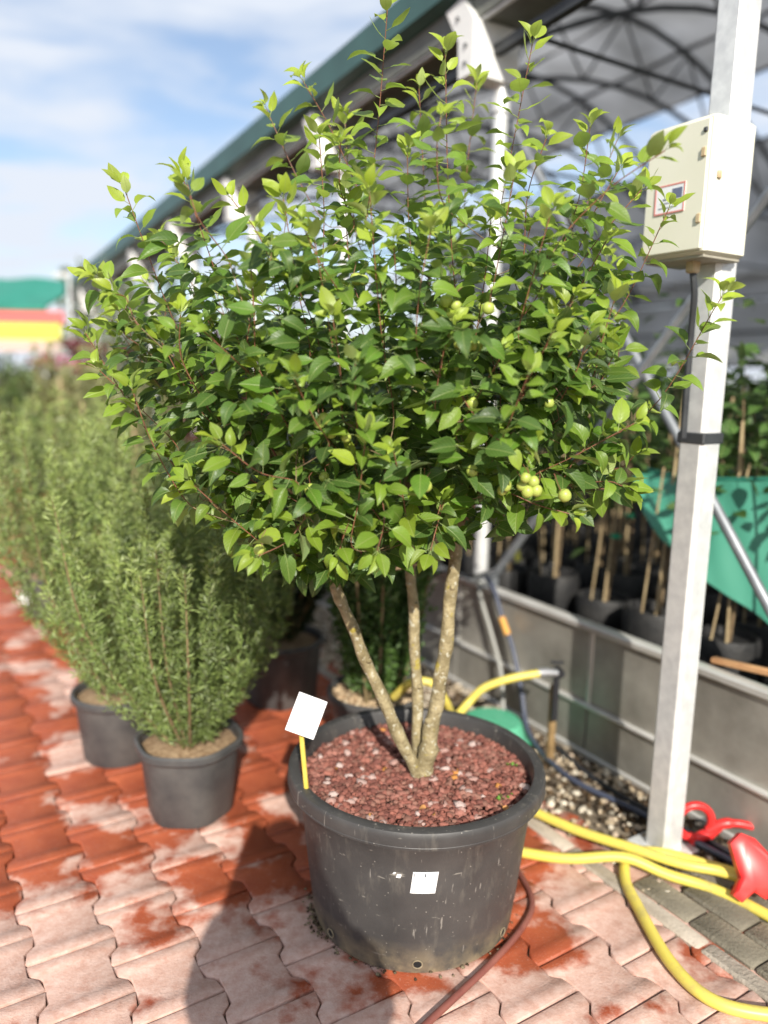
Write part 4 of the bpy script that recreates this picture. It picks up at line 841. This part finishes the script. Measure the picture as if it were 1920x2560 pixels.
# more shrubs standing along the bed wall further back
M_sl = leafmat('small_leaf', 'tint', .5, .28, veins=False)
for i, (x, y, h, sp, c, nm, lab) in enumerate([
    (-.95,4.3,1.0,.34,((.03,.06,.02),(.05,.09,.03),(.09,.14,.04)),'evergreen_shrub','round dark evergreen shrub behind the two yews'),
    (-1.15,5.6,1.5,.40,((.055,.018,.02),(.10,.03,.03),(.14,.06,.05)),'purple_shrub','purple leaved shrub near the foot of the gutter posts'),
    (-2.1,6.3,1.45,.50,((.14,.17,.06),(.22,.24,.10),(.50,.46,.26)),'cream_shrub','cream variegated shrub beside the purple leaved shrub'),
    (-1.75,7.6,1.75,.45,((.06,.02,.022),(.11,.03,.03),(.14,.06,.05)),'purple_shrub','taller purple shrub behind the cream variegated one'),
    (-2.95,7.6,1.55,.5,((.16,.17,.07),(.26,.26,.10),(.42,.40,.2)),'straw_shrub','straw coloured shrub behind the far yew'),
    (-3.6,8.6,1.45,.6,((.06,.11,.03),(.10,.16,.045),(.2,.26,.08)),'green_shrub','soft green shrub in front of the market stall'),
    (-4.4,9.6,1.3,.6,((.05,.09,.03),(.09,.14,.04),(.2,.24,.08)),'green_shrub','low green shrub beside the market stall sign')]):
    upright_shrub(nm, lab, 'shrub', (x,y,.2), h, sp, 40, (slV,slF), .055, 34, c, matl=M_sl)
    nursery_pot('nursery_pot', (x,y,0), .19, .24, ['dark pot of the round evergreen shrub','dark pot of the nearer purple shrub','dark pot of the cream variegated shrub','dark pot of the taller purple shrub','dark pot of the straw coloured shrub','dark pot of the soft green shrub','dark pot of the low green shrub by the stall'][i], n=20)
# silvery tree under the far end of the gutter
upright_shrub('silver_tree', 'silvery narrow leaved tree under the far end of the gutter', 'tree', (-3.0,9.0,0), 2.75, .75, 60, (ndV,ndF), .075, 40, ((.15,.19,.15),(.26,.30,.25),(.38,.42,.36)), matl=M_sl, droop=.6)
upright_shrub('far_tree', 'hazy olive tree rising behind the end of the gutter', 'tree', (-5.4,16,0), 3.8, 1.3, 60, (slV,slF), .13, 50, ((.09,.12,.04),(.13,.16,.06),(.2,.22,.1)), matl=M_sl)
# flowering plants in the far display
M_pink = mat('pink_petal', (.75,.30,.42), .6, rnd=.2); M_mag = mat('magenta_petal', (.42,.05,.14), .6, rnd=.2)
for i, (x, y, z, m_, lab) in enumerate([(-3.55,8.2,1.68,M_pink,'pale pink flowering plant standing before the stall sign'), (-3.15,8.0,1.64,M_pink,'pink flowering plant next to the straw coloured shrub'), (-3.5,8.9,1.86,M_mag,'magenta flowering plant behind the pink ones'), (-3.05,8.8,1.80,M_mag,'magenta flowers behind the straw coloured shrub')]):
    t = empty('flowering_plant', lab, 'flowers', None, (x,y,0))
    MB().tube([(0,0,0),(.02,0,z*.5),(0,0,z-.1)], .012, 6).build('stem', M_stem, t)
    for k in range(44):
        a = random.random()*6.283; r = .20*math.sqrt(random.random()); c = Vector((r*math.cos(a), r*math.sin(a), z-.12+random.uniform(-.06,.08)))
        mb = MB()
        for q in range(5):
            b = q*1.2566+random.random(); u = Vector((math.cos(b), math.sin(b), .35)); w = Vector((-math.sin(b), math.cos(b), 0)); s = .07
            mb.add([c, c+u*s*.6+w*s*.45, c+u*s, c+u*s*.6-w*s*.4], [(0,1,2,3)])
        mb.build('bloom', m_, t)
    pf = MB()
    for k in range(90):
        c = Vector((random.gauss(0,.14), random.gauss(0,.14), random.uniform(z*.45, z-.12))); d = Vector((random.gauss(0,1), random.gauss(0,1), .4)).normalized()*.06; w = d.cross(Vector((0,0,1)))*.3
        pf.add([c, c+d*.5+w, c+d, c+d*.5-w], [(0,1,2,3)])
    tag(pf.build('foliage', mat('flower_leaf', (.10,.15,.04), .6), t), kind='stuff')
# tall pale canes among the display
M_cane = mat('bamboo_cane', (.30,.22,.12), .6, col2=(.42,.33,.19), scale=14)
for x, y, h, lab in ((-2.62,6.2,1.45,'pale bamboo cane beside the cream variegated shrub'),(-1.62,4.9,1.25,'pale bamboo cane between the far yew and the evergreen shrub'),(-1.98,5.0,1.3,'pale bamboo cane right behind the far yew')):
    t = empty('garden_cane', lab, 'cane', 'canes among the display shrubs', (x,y,0)); MB().tube([(0,0,0),(.02,0,h)], .012, 7).build('culm', M_cane, t)

# market stall with the striped sign, far left
M_awn = mat('green_canvas', (.012,.17,.12), .6, col2=(.02,.22,.16), scale=2)
M_sign = [mat('sign_red', (.70,.13,.12), .5), mat('sign_yellow', (.62,.58,.08), .5), mat('sign_pale', (.52,.40,.34), .5)]
t = empty('market_stall', 'distant market stall under a dark green canvas awning', 'stall', None, (-6.0,11.4,0))
m = MB(); m.grid(lambda a, c: (-1.6+2.9*a, -.5+1.6*c, 2.36+.55*c+.02*math.sin(a*20)), 20, 4); m.grid(lambda a, c: (-1.6+2.9*(1-a), -.5+1.6*c, 2.33+.55*c+.02*math.sin((1-a)*20)), 20, 4); m.build('awning', M_awn, t)
MB().box((-.15,-.52,2.33), (2.9,.03,.08), None, .01).build('valance', M_awn, t)
for x, y in ((-1.55,-.45),(1.2,-.45),(-1.55,1.0),(1.2,1.0)): MB().tube([(x,y,0),(x,y,2.36 if y < 0 else 2.85)], .03, 8).build('post', M_galv, t)
t = empty('sign_board', 'sign board of red, yellow and pale bands before the green stall', 'sign', None, (-5.2,10.9,0))
for (z0, z1), m_ in zip(((2.13,2.30),(1.90,2.13),(1.74,1.90)), M_sign): MB().box((0,0,(z0+z1)/2), (1.45 if m_ is M_sign[0] else 1.36,.04,z1-z0-.004), None, .004).build('band', m_, t)
MB().box((0,-.024,2.02), (.8,.004,.03), None).build('smudged_line', mat('sign_faint', (.55,.52,.08), .6), t)
MB().box((.15,-.024,1.82), (.9,.004,.025), None).build('smudged_line', mat('sign_faint2', (.5,.40,.35), .6), t)
for x in (-.6,.6): MB().tube([(x,.05,0),(x,.05,1.9)], .03, 8).build('leg', M_galv, t)
t = empty('flag_pole', 'thin pale pole beside the distant stall sign', 'pole', None, (-4.42,11,0)); MB().tube([(0,0,0),(0,0,2.83)], .022, 8).build('shaft', M_galv, t); MB().box((-.1,0,2.79), (.22,.03,.06), None, .01).build('cross_arm', M_galv, t)
# far hedge closing the yard
M_far = leafmat('far_leaf', 'tint', .6, .2, veins=False)
for k, x in enumerate(np.arange(-15.5, -2.5, 1.6)):
    n = 1500; a = rng.normal(0,1,(n,3)); a = norm(a)*(.55+.45*rng.random((n,1))); a = a*np.array((1.15,.8,.95))+np.array((x, 14.5+random.gauss(0,.3), .85))
    a[:,2] = np.abs(a[:,2]); V, F = scatter(slV, slF, a, rand_rot(n), rng.uniform(.10,.2,n))
    cc = np.array((.05,.085,.03))*rng.uniform(.7,1.6,(n,1)); t = empty('hedge_bush', 'rounded bush in the hedge closing the far side of the yard', 'bush', 'bushes of the far hedge', (x,14.5,0))
    o = link('foliage', quadmesh('foliage', V-np.array((x,14.5,0)), F, M_far, col=np.repeat(np.c_[cc,np.ones(n)], len(slV), 0)), t); o['kind'] = 'stuff'
    MB().tube([(0,0,0),(.05,0,.7)], [.06,.03], 7).build('trunk', M_stem, t)

# ------------------------------------------------------------ saplings in the greenhouse
random.seed(33); rng = np.random.default_rng(33)
M_tie = mat('green_tie', (.0,.30,.16), .5); M_ytag = mat('yellow_tag', (.62,.60,.10), .5)
M_bag = mat('black_grow_bag', (.012,.012,.013), .6, col2=(.028,.027,.026), scale=12, bump=.3, bscale=40)
spots = []; ROWS = ['row directly behind the bed wall','second row behind the bed wall','third row behind the bed wall','fourth row, before the dark stock']
for row, w in enumerate((-.38,-.72,-1.1,-1.55)):
    for k in range(13 if row < 3 else 11): spots.append((-.35+.31*k+random.uniform(-.06,.06)+(.13 if row % 2 else 0), w+random.uniform(-.05,.05), row))
slv = LT[6]
bag_me = MB().lathe([(.01,.0),(.10,.0),(.112,.02),(.118,.20),(.110,.235),(.10,.23),(.098,.20),(.01,.20)], 14, wob=lambda a, z: .03*math.sin(3*a+z*9)).mesh('grow_bag', M_bag)
for i, (s, w, row) in enumerate(spots):
    p = G(s, w, .33)
    bo = tag(link('grow_bag', bag_me), 'black grow bag in the '+ROWS[row], 'bag', 'grow bags in the greenhouse'); bo.location = p; bo.rotation_euler = (0,0,random.random()*6); k_ = random.uniform(.9,1.1); bo.scale = (k_,k_,random.uniform(.85,1.15))
    t = empty('sapling', 'leafy caned sapling in the '+ROWS[row], 'sapling', 'saplings staked in the greenhouse', p+Vector((0,0,.19)))
    h = random.uniform(.85,1.25); lx, ly = random.gauss(0,.05), random.gauss(0,.05)
    MB().tube([(0,0,-.02),(lx*.6,ly*.6,h*.95)], .006, 6).build('cane', M_cane, t)
    MB().tube([(-.05,.03,-.02),(-.03+ly,.03-lx,h*random.uniform(.6,.9))], .0045, 6).build('cane', M_cane, t)
    MB().tube(spline([(.015,.01,-.02),(.03+lx*.3,.02,h*.4),(.01+lx,ly,h*1.05)], 5), [.007-.0004*q for q in range(11)], 6).build('stem', M_limb, t)
    if random.random() < .6:
        z_ = random.uniform(.25,.55); MB().lathe([(.018,z_),(.024,z_+.006),(.024,z_+.016),(.018,z_+.02)], 8, (lx*.3+.008,ly*.3,0)).build('tie', M_tie, t)
    if random.random() < .22: MB().box((.03,-.05,random.uniform(.10,.25)), (.03,.003,.085), Matrix.Rotation(random.gauss(0,.5),3,'Y'), .001).build('tag', M_ytag, t)
    n = 95; ps = np.c_[rng.normal(lx,.10,n), rng.normal(ly,.10,n), np.clip(rng.normal(h*.78,h*.20,n), h*.22, h*1.2)]
    dd = np.c_[ps[:,0]-lx+rng.normal(0,.05,n), ps[:,1]-ly+rng.normal(0,.05,n), rng.normal(-.02,.06,n)]
    V, F = scatter(slv[0], slv[1], ps, frames(dd, rng.normal(0,.3,(n,3))+np.array((0,-.2,1))), rng.uniform(.05,.085,n))
    cc = np.array((.045,.095,.022))*rng.uniform(.6,1.7,(n,1))
    o = link('foliage', quadmesh('foliage', V, F, M_leaf_m, np.tile(slv[2],(n,1)), np.repeat(np.c_[cc,np.ones(n)], len(slv[0]), 0)), t); o['kind'] = 'stuff'
# a dark wood of taller stock further inside: reads as one mass
n = 9000; s_ = rng.uniform(-3,10,n); w_ = -rng.uniform(2.3,6.2,n); z_ = .35+1.15*rng.random(n)**.7
pos = np.array([tuple(G(a,b,c)) for a, b, c in zip(s_,w_,z_)]); V, F = scatter(slV, slF, pos, rand_rot(n), rng.uniform(.10,.2,n))
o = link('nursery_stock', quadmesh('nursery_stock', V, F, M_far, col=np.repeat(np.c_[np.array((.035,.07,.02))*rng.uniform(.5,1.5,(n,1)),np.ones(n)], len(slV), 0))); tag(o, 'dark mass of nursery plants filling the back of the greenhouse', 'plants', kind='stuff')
# shade tarpaulin
M_tarp = bpy.data.materials.new('green_tarpaulin'); M_tarp.use_nodes = True
b_ = M_tarp.node_tree.nodes['Principled BSDF']; b_.inputs['Base Color'].default_value = (.055,.25,.175,1); b_.inputs['Roughness'].default_value = .45
t = empty('tarpaulin', 'green tarpaulin slung slanting inside the greenhouse behind the square post', 'tarpaulin')
def tarp(a, c, d=0):
    s = .46-1.5*a; ztop = 1.13+.10*a; zb = ztop-.02-.62*min(1,a*2.0)**.8-.25*max(0,a-.4); z = ztop+(zb-ztop)*c
    return G(s, -.42+.05*math.sin(a*9)+.10*c*math.sin(a*5+1)+.008*math.sin(a*38+c*4)*c+.004*math.sin(a*71-c*9)+d, z-.02*math.sin(a*7)*(1-c))
m = MB(); m.grid(lambda a, c: tarp(a,c), 70, 14); m.grid(lambda a, c: tarp(1-a,c,-.006), 70, 14); m.build('sheet', M_tarp, t)
MB().tube([tarp(i/20,0)+Vector((0,0,.006)) for i in range(21)], .007, 6).build('top_hem', mat('tarp_hem', (.02,.17,.12), .5), t)

# ------------------------------------------------------------ hoses and fittings
M_hose = mat('yellow_hose', (.66,.55,.10), .42, col2=(.46,.38,.12), scale=16, detail=8, lo=.5, hi=.72)
M_blk = mat('black_rubber', (.02,.021,.025), .45); M_blue = mat('blue_grey_hose', (.055,.065,.10), .4); M_grey = mat('grey_hose', (.30,.30,.28), .5)
M_redp = mat('red_plastic', (.62,.02,.022), .35, col2=(.72,.04,.035), scale=8); M_maroon = mat('maroon_rubber', (.16,.05,.04), .5, col2=(.22,.08,.06), scale=12); M_brass = mat('nickel_fitting', (.6,.6,.62), .3, metal=.8)
def hose(name, label, pts, r, m_, n=10):
    t = empty(name, label, 'hose', None, pts[0]); o = -Vector(pts[0]); MB().tube([p+o for p in spline(pts, 10)], r, n).build('tube', m_, t); return t
hz = .018
hose('garden_hose', 'yellow hose running from behind the pot over the kerb to the square post', [(.30,2.62,hz),(.42,2.50,hz),(.52,2.43,hz+.02),(.66,2.305,hz+.025),(.80,2.20,hz+.036),(.93,2.125,hz+.036),(1.05,2.085,hz+.035),(1.16,1.99,hz+.03),(1.30,1.80,hz)], .0165, M_hose)
hose('garden_hose', 'lower yellow hose crossing the other and ending under the red grip', [(.26,2.34,hz),(.36,2.27,hz),(.464,2.22,hz),(.60,2.178,hz+.01),(.76,2.155,hz+.034),(.88,2.11,hz+.01),(1.0,2.06,hz),(1.10,1.96,hz),(1.25,1.75,hz)], .0165, M_hose)
hose('garden_hose', 'yellow hose curving away across the pink paving from the crossing hoses', [(1.30,2.02,hz),(1.05,2.165,hz),(.90,2.235,hz),(.80,2.215,hz),(.752,2.10,hz),(.75,1.97,hz),(.767,1.76,hz),(.825,1.64,hz),(.95,1.60,hz),(1.12,1.60,hz)], .0165, M_hose)
hose('garden_hose', 'short yellow hose arching up from behind the pot to the tap', [(.05,2.62,.36),(.11,2.56,.44),(.183,2.55,.442),(.235,2.58,.36),(.275,2.68,.26),(.33,2.74,.285),(.39,2.75,.345),(.486,2.75,.385),(.60,2.76,.405)], .0155, M_hose)
t = empty('standpipe', 'short wooden stake carrying a black tap and silver hose coupling', 'tap', None, (.676,2.83,0))
MB().box((0,0,.16), (.028,.022,.34), Matrix.Rotation(.4,3,'Z'), .003).build('stake', mat('old_wood', (.16,.10,.04), .85, col2=(.27,.18,.08), scale=20), t)
MB().tube([(0,-.03,.20),(0,-.03,.40)], .013, 8).build('riser', M_blk, t); MB().tube([(-.004,-.055,.40),(.0,-.03,.405),(.02,-.02,.38)], .018, 10).build('tap_body', M_blk, t)
MB().tube([(-.085,-.066,.405),(-.05,-.06,.405),(-.004,-.055,.402)], [.019,.019,.014], 10).build('coupling', M_brass, t)
MB().box((.0,-.03,.435), (.05,.014,.010), None, .003).build('handle', M_blk, t)
hose('rubber_hose', 'blue grey hose drooping down the face of the bed wall', [tuple(G(.95,.02,.60)),tuple(G(.88,.03,.56)),tuple(G(.80,.04,.45)),tuple(G(.72,.045,.34)),tuple(G(.62,.07,.18)),tuple(G(.50,.12,.04)),tuple(G(.2,.20,.02)),tuple(G(-.1,.16,.02)),tuple(G(-.5,.12,.02))], .011, M_blue)
o = MB().tube([G(.805,.041,.45), G(.755,.044,.385)], .0155, 10).build('hose_clip', mat('orange_clip', (.60,.30,.06), .5)); tag(o, 'orange joiner clipped round the blue grey hose', 'hose joiner')
hose('rubber_hose', 'thin grey hose hanging beside the blue grey one', [tuple(G(1.02,.02,.60)),tuple(G(.97,.03,.50)),tuple(G(.88,.035,.36)),tuple(G(.78,.05,.20)),tuple(G(.70,.09,.03)),tuple(G(.6,.14,.015))], .009, M_grey)
hose('rubber_hose', 'black cable looping over the wall rail behind the apple stems', [tuple(G(1.55,.02,.40)),tuple(G(1.45,.025,.50)),tuple(G(1.25,.03,.56)),tuple(G(1.05,.03,.58)),tuple(G(.98,-.06,.62))], .009, M_blk)
hose('rubber_hose', 'maroon hose lying on the paving past the foot of the big pot', [(.02,1.44,.009),(.122,1.562,.009),(.30,1.757,.009),(.408,1.897,.009),(.452,2.0,.009),(.44,2.12,.009),(.40,2.25,.009)], .009, M_maroon)
hose('rubber_hose', 'black hose along the gravel beneath the wall skirt', [tuple(G(.4,.06,.012)),tuple(G(.1,.12,.012)),tuple(G(-.25,.10,.012)),tuple(G(-.7,.06,.03))], .011, M_blk)
# red plastic hose guide standing by the post: hoop on a spigot with a side arm
t = empty('hose_guide', 'red plastic hose guide with a hoop and side arm beside the post foot', 'hose guide', None, (1.065,2.30,0))
hoop = [Vector((-.03+.055*math.cos(a), .0, .088+.058*math.sin(a))) for a in np.linspace(-.4, 5.2, 22)]
MB().tube(hoop, .0135, 10).build('hoop', M_redp, t)
MB().tube(spline([(.015,0,.055),(.06,-.005,.085),(.11,-.01,.09),(.155,-.015,.083)], 5), [.017]*8+[.013]*8, 10).build('arm', M_redp, t)
MB().tube([(-.02,0,.03),(.02,.0,.045),(.05,.0,.075)], [.016,.020,.018], 10).build('yoke', M_redp, t)
MB().tube([(-.03,0,-.02),(-.03,0,.04)], [.009,.016], 8).build('spike', M_redp, t)
# red grip lying on the hoses
t = empty('hose_grip', 'red plastic spray grip lying over the yellow hoses', 'spray grip', None, (1.10,2.03,.055))
ol = [(-.065,.075),(-.03,.105),(.01,.09),(.05,.045),(.10,.0),(.13,-.05),(.09,-.075),(.05,-.06),(.02,-.075),(-.01,-.055),(-.05,-.085),(-.075,-.065),(-.045,-.02),(-.055,.02)]
M4 = Matrix.Translation((0,0,.045))@Matrix.Rotation(R(62),4,'X')
k = len(ol); mb = MB(); c0 = Vector((.015,.01,0))
for z_, sc_ in ((-.020,.80),(-.012,.98),(.012,.98),(.020,.80)): mb.v += [tuple(M4@Vector((c0.x+(x-c0.x)*sc_, c0.y+(y-c0.y)*sc_, z_))) for x, y in ol]
mb.f = [(r*k+i, r*k+(i+1)%k, (r+1)*k+(i+1)%k, (r+1)*k+i) for r in range(3) for i in range(k)]+[tuple(range(k-1,-1,-1)), tuple(range(3*k,4*k))]
mb.build('grip', M_redp, t)
MB().tube([(.10,-.02,-.01),(.16,-.05,-.02)], [.018,.021], 10).build('collar', M_hose, t)
# green basin behind the pot
t = empty('basin', 'upturned pale green plastic basin on the gravel behind the pot', 'basin', None, (.47,3.02,0))
MB().lathe([(.155,.0),(.160,.012),(.145,.02),(.125,.085),(.115,.095),(.001,.098)], 28).build('bowl', mat('green_basin', (.06,.36,.20), .4, col2=(.12,.42,.27), scale=5), t)
MB().lathe([(.15,.004),(.166,.002),(.168,.012),(.155,.016)], 28).build('lip', mat('green_basin_lip', (.05,.32,.18), .4), t)
# timber offcut leaning on the rail
t = empty('timber_batten', 'orange brown timber batten resting on the wall rail', 'batten', None, tuple(G(-.30,-.06,.58))); MB().box((0,0,0), (.24,.03,.02), GM@Matrix.Rotation(.12,3,'Y'), .003).build('batten', mat('raw_timber', (.40,.20,.09), .7, col2=(.5,.28,.13), scale=18), t)

# ------------------------------------------------------------ the photographer, whose shadow falls on the paving and the pot
def person():
    J = {'pelvis':((.09,-.38,.95),(.15,.13)),'chest':((.10,-.36,1.28),(.165,.14)),'neck':((.11,-.35,1.47),(.075,.075)),'head':((.11,-.31,1.60),(.095,.11)),'crown':((.11,-.31,1.71),(.075,.085)),
         'shl':((-.07,-.36,1.38),(.075,.07)),'ell':((-.085,-.27,1.16),(.075,.065)),'wrl':((-.07,-.045,1.42),(.034,.034)),
         'shr':((.31,-.36,1.38),(.075,.07)),'elr':((.31,-.27,1.16),(.075,.065)),'wrr':((.09,-.045,1.42),(.034,.034)),
         'hipl':((.01,-.38,.86),(.10,.10)),'knl':((.0,-.37,.49),(.072,.07)),'anl':((.0,-.40,.09),(.045,.045)),'tol':((-.02,-.27,.035),(.045,.032)),
         'hipr':((.19,-.38,.86),(.10,.10)),'knr':((.20,-.37,.49),(.072,.07)),'anr':((.20,-.40,.09),(.045,.045)),'tor':((.22,-.27,.035),(.045,.032))}
    E_ = [('pelvis','chest'),('chest','neck'),('neck','head'),('head','crown'),('chest','shl'),('shl','ell'),('ell','wrl'),('chest','shr'),('shr','elr'),('elr','wrr'),('pelvis','hipl'),('hipl','knl'),('knl','anl'),('anl','tol'),('pelvis','hipr'),('hipr','knr'),('knr','anr'),('anr','tor')]
    pts_ = {k: Vector(v[0])+Vector((0 if k.startswith('wr') else -.03,0,0)) for k, v in J.items()}; rad_ = {k: v[1] for k, v in J.items()}
    for side, sx in (('l',-1),('r',1)):                        # four fingers and a thumb close round the phone
        w_ = pts_['wr'+side]; pts_['pm'+side] = w_+Vector((-sx*.012,.012,.04)); rad_['pm'+side] = (.026,.018); E_.append(('wr'+side,'pm'+side))
        for f in range(4):
            a, b = 'f%d%s' % (f,side), 'g%d%s' % (f,side)
            pts_[a] = w_+Vector((-sx*.004,.016,.045+.017*f)); rad_[a] = (.0085,.0085); pts_[b] = w_+Vector((-sx*.03,.010,.048+.017*f)); rad_[b] = (.007,.007)
            E_ += [('pm'+side,a),(a,b)]
        a = 'th'+side; pts_[a] = w_+Vector((-sx*.035,-.012,.05)); rad_[a] = (.009,.009); E_.append(('pm'+side,a))
    names = list(pts_); me = bpy.data.meshes.new('person'); me.from_pydata([tuple(pts_[k]) for k in names], [(names.index(a), names.index(b)) for a, b in E_], [])
    o = link('person', me); o.modifiers.new('skin','SKIN'); o.modifiers.new('sub','SUBSURF').levels = 1; o.modifiers['sub'].render_levels = 1
    sv = me.skin_vertices[0].data if me.skin_vertices else None
    if sv is None:
        bpy.context.view_layer.objects.active = o; sv = me.skin_vertices.new().data if hasattr(me.skin_vertices,'new') else None
    if sv:
        for i, k in enumerate(names): sv[i].radius = rad_[k]; sv[i].use_root = (k == 'pelvis')
    me.materials.append(mat('dark_clothing', (.04,.045,.06), .9, col2=(.06,.065,.08), scale=20))
    return tag(o, 'person in dark clothes raising a phone towards the big pot', 'person')
person()
t = empty('phone', 'dark phone held up by the photographer', 'phone', None, (.01,-.016,1.465)); MB().box((0,0,0), (.155,.008,.075), None, .003).build('body', M_blk, t)
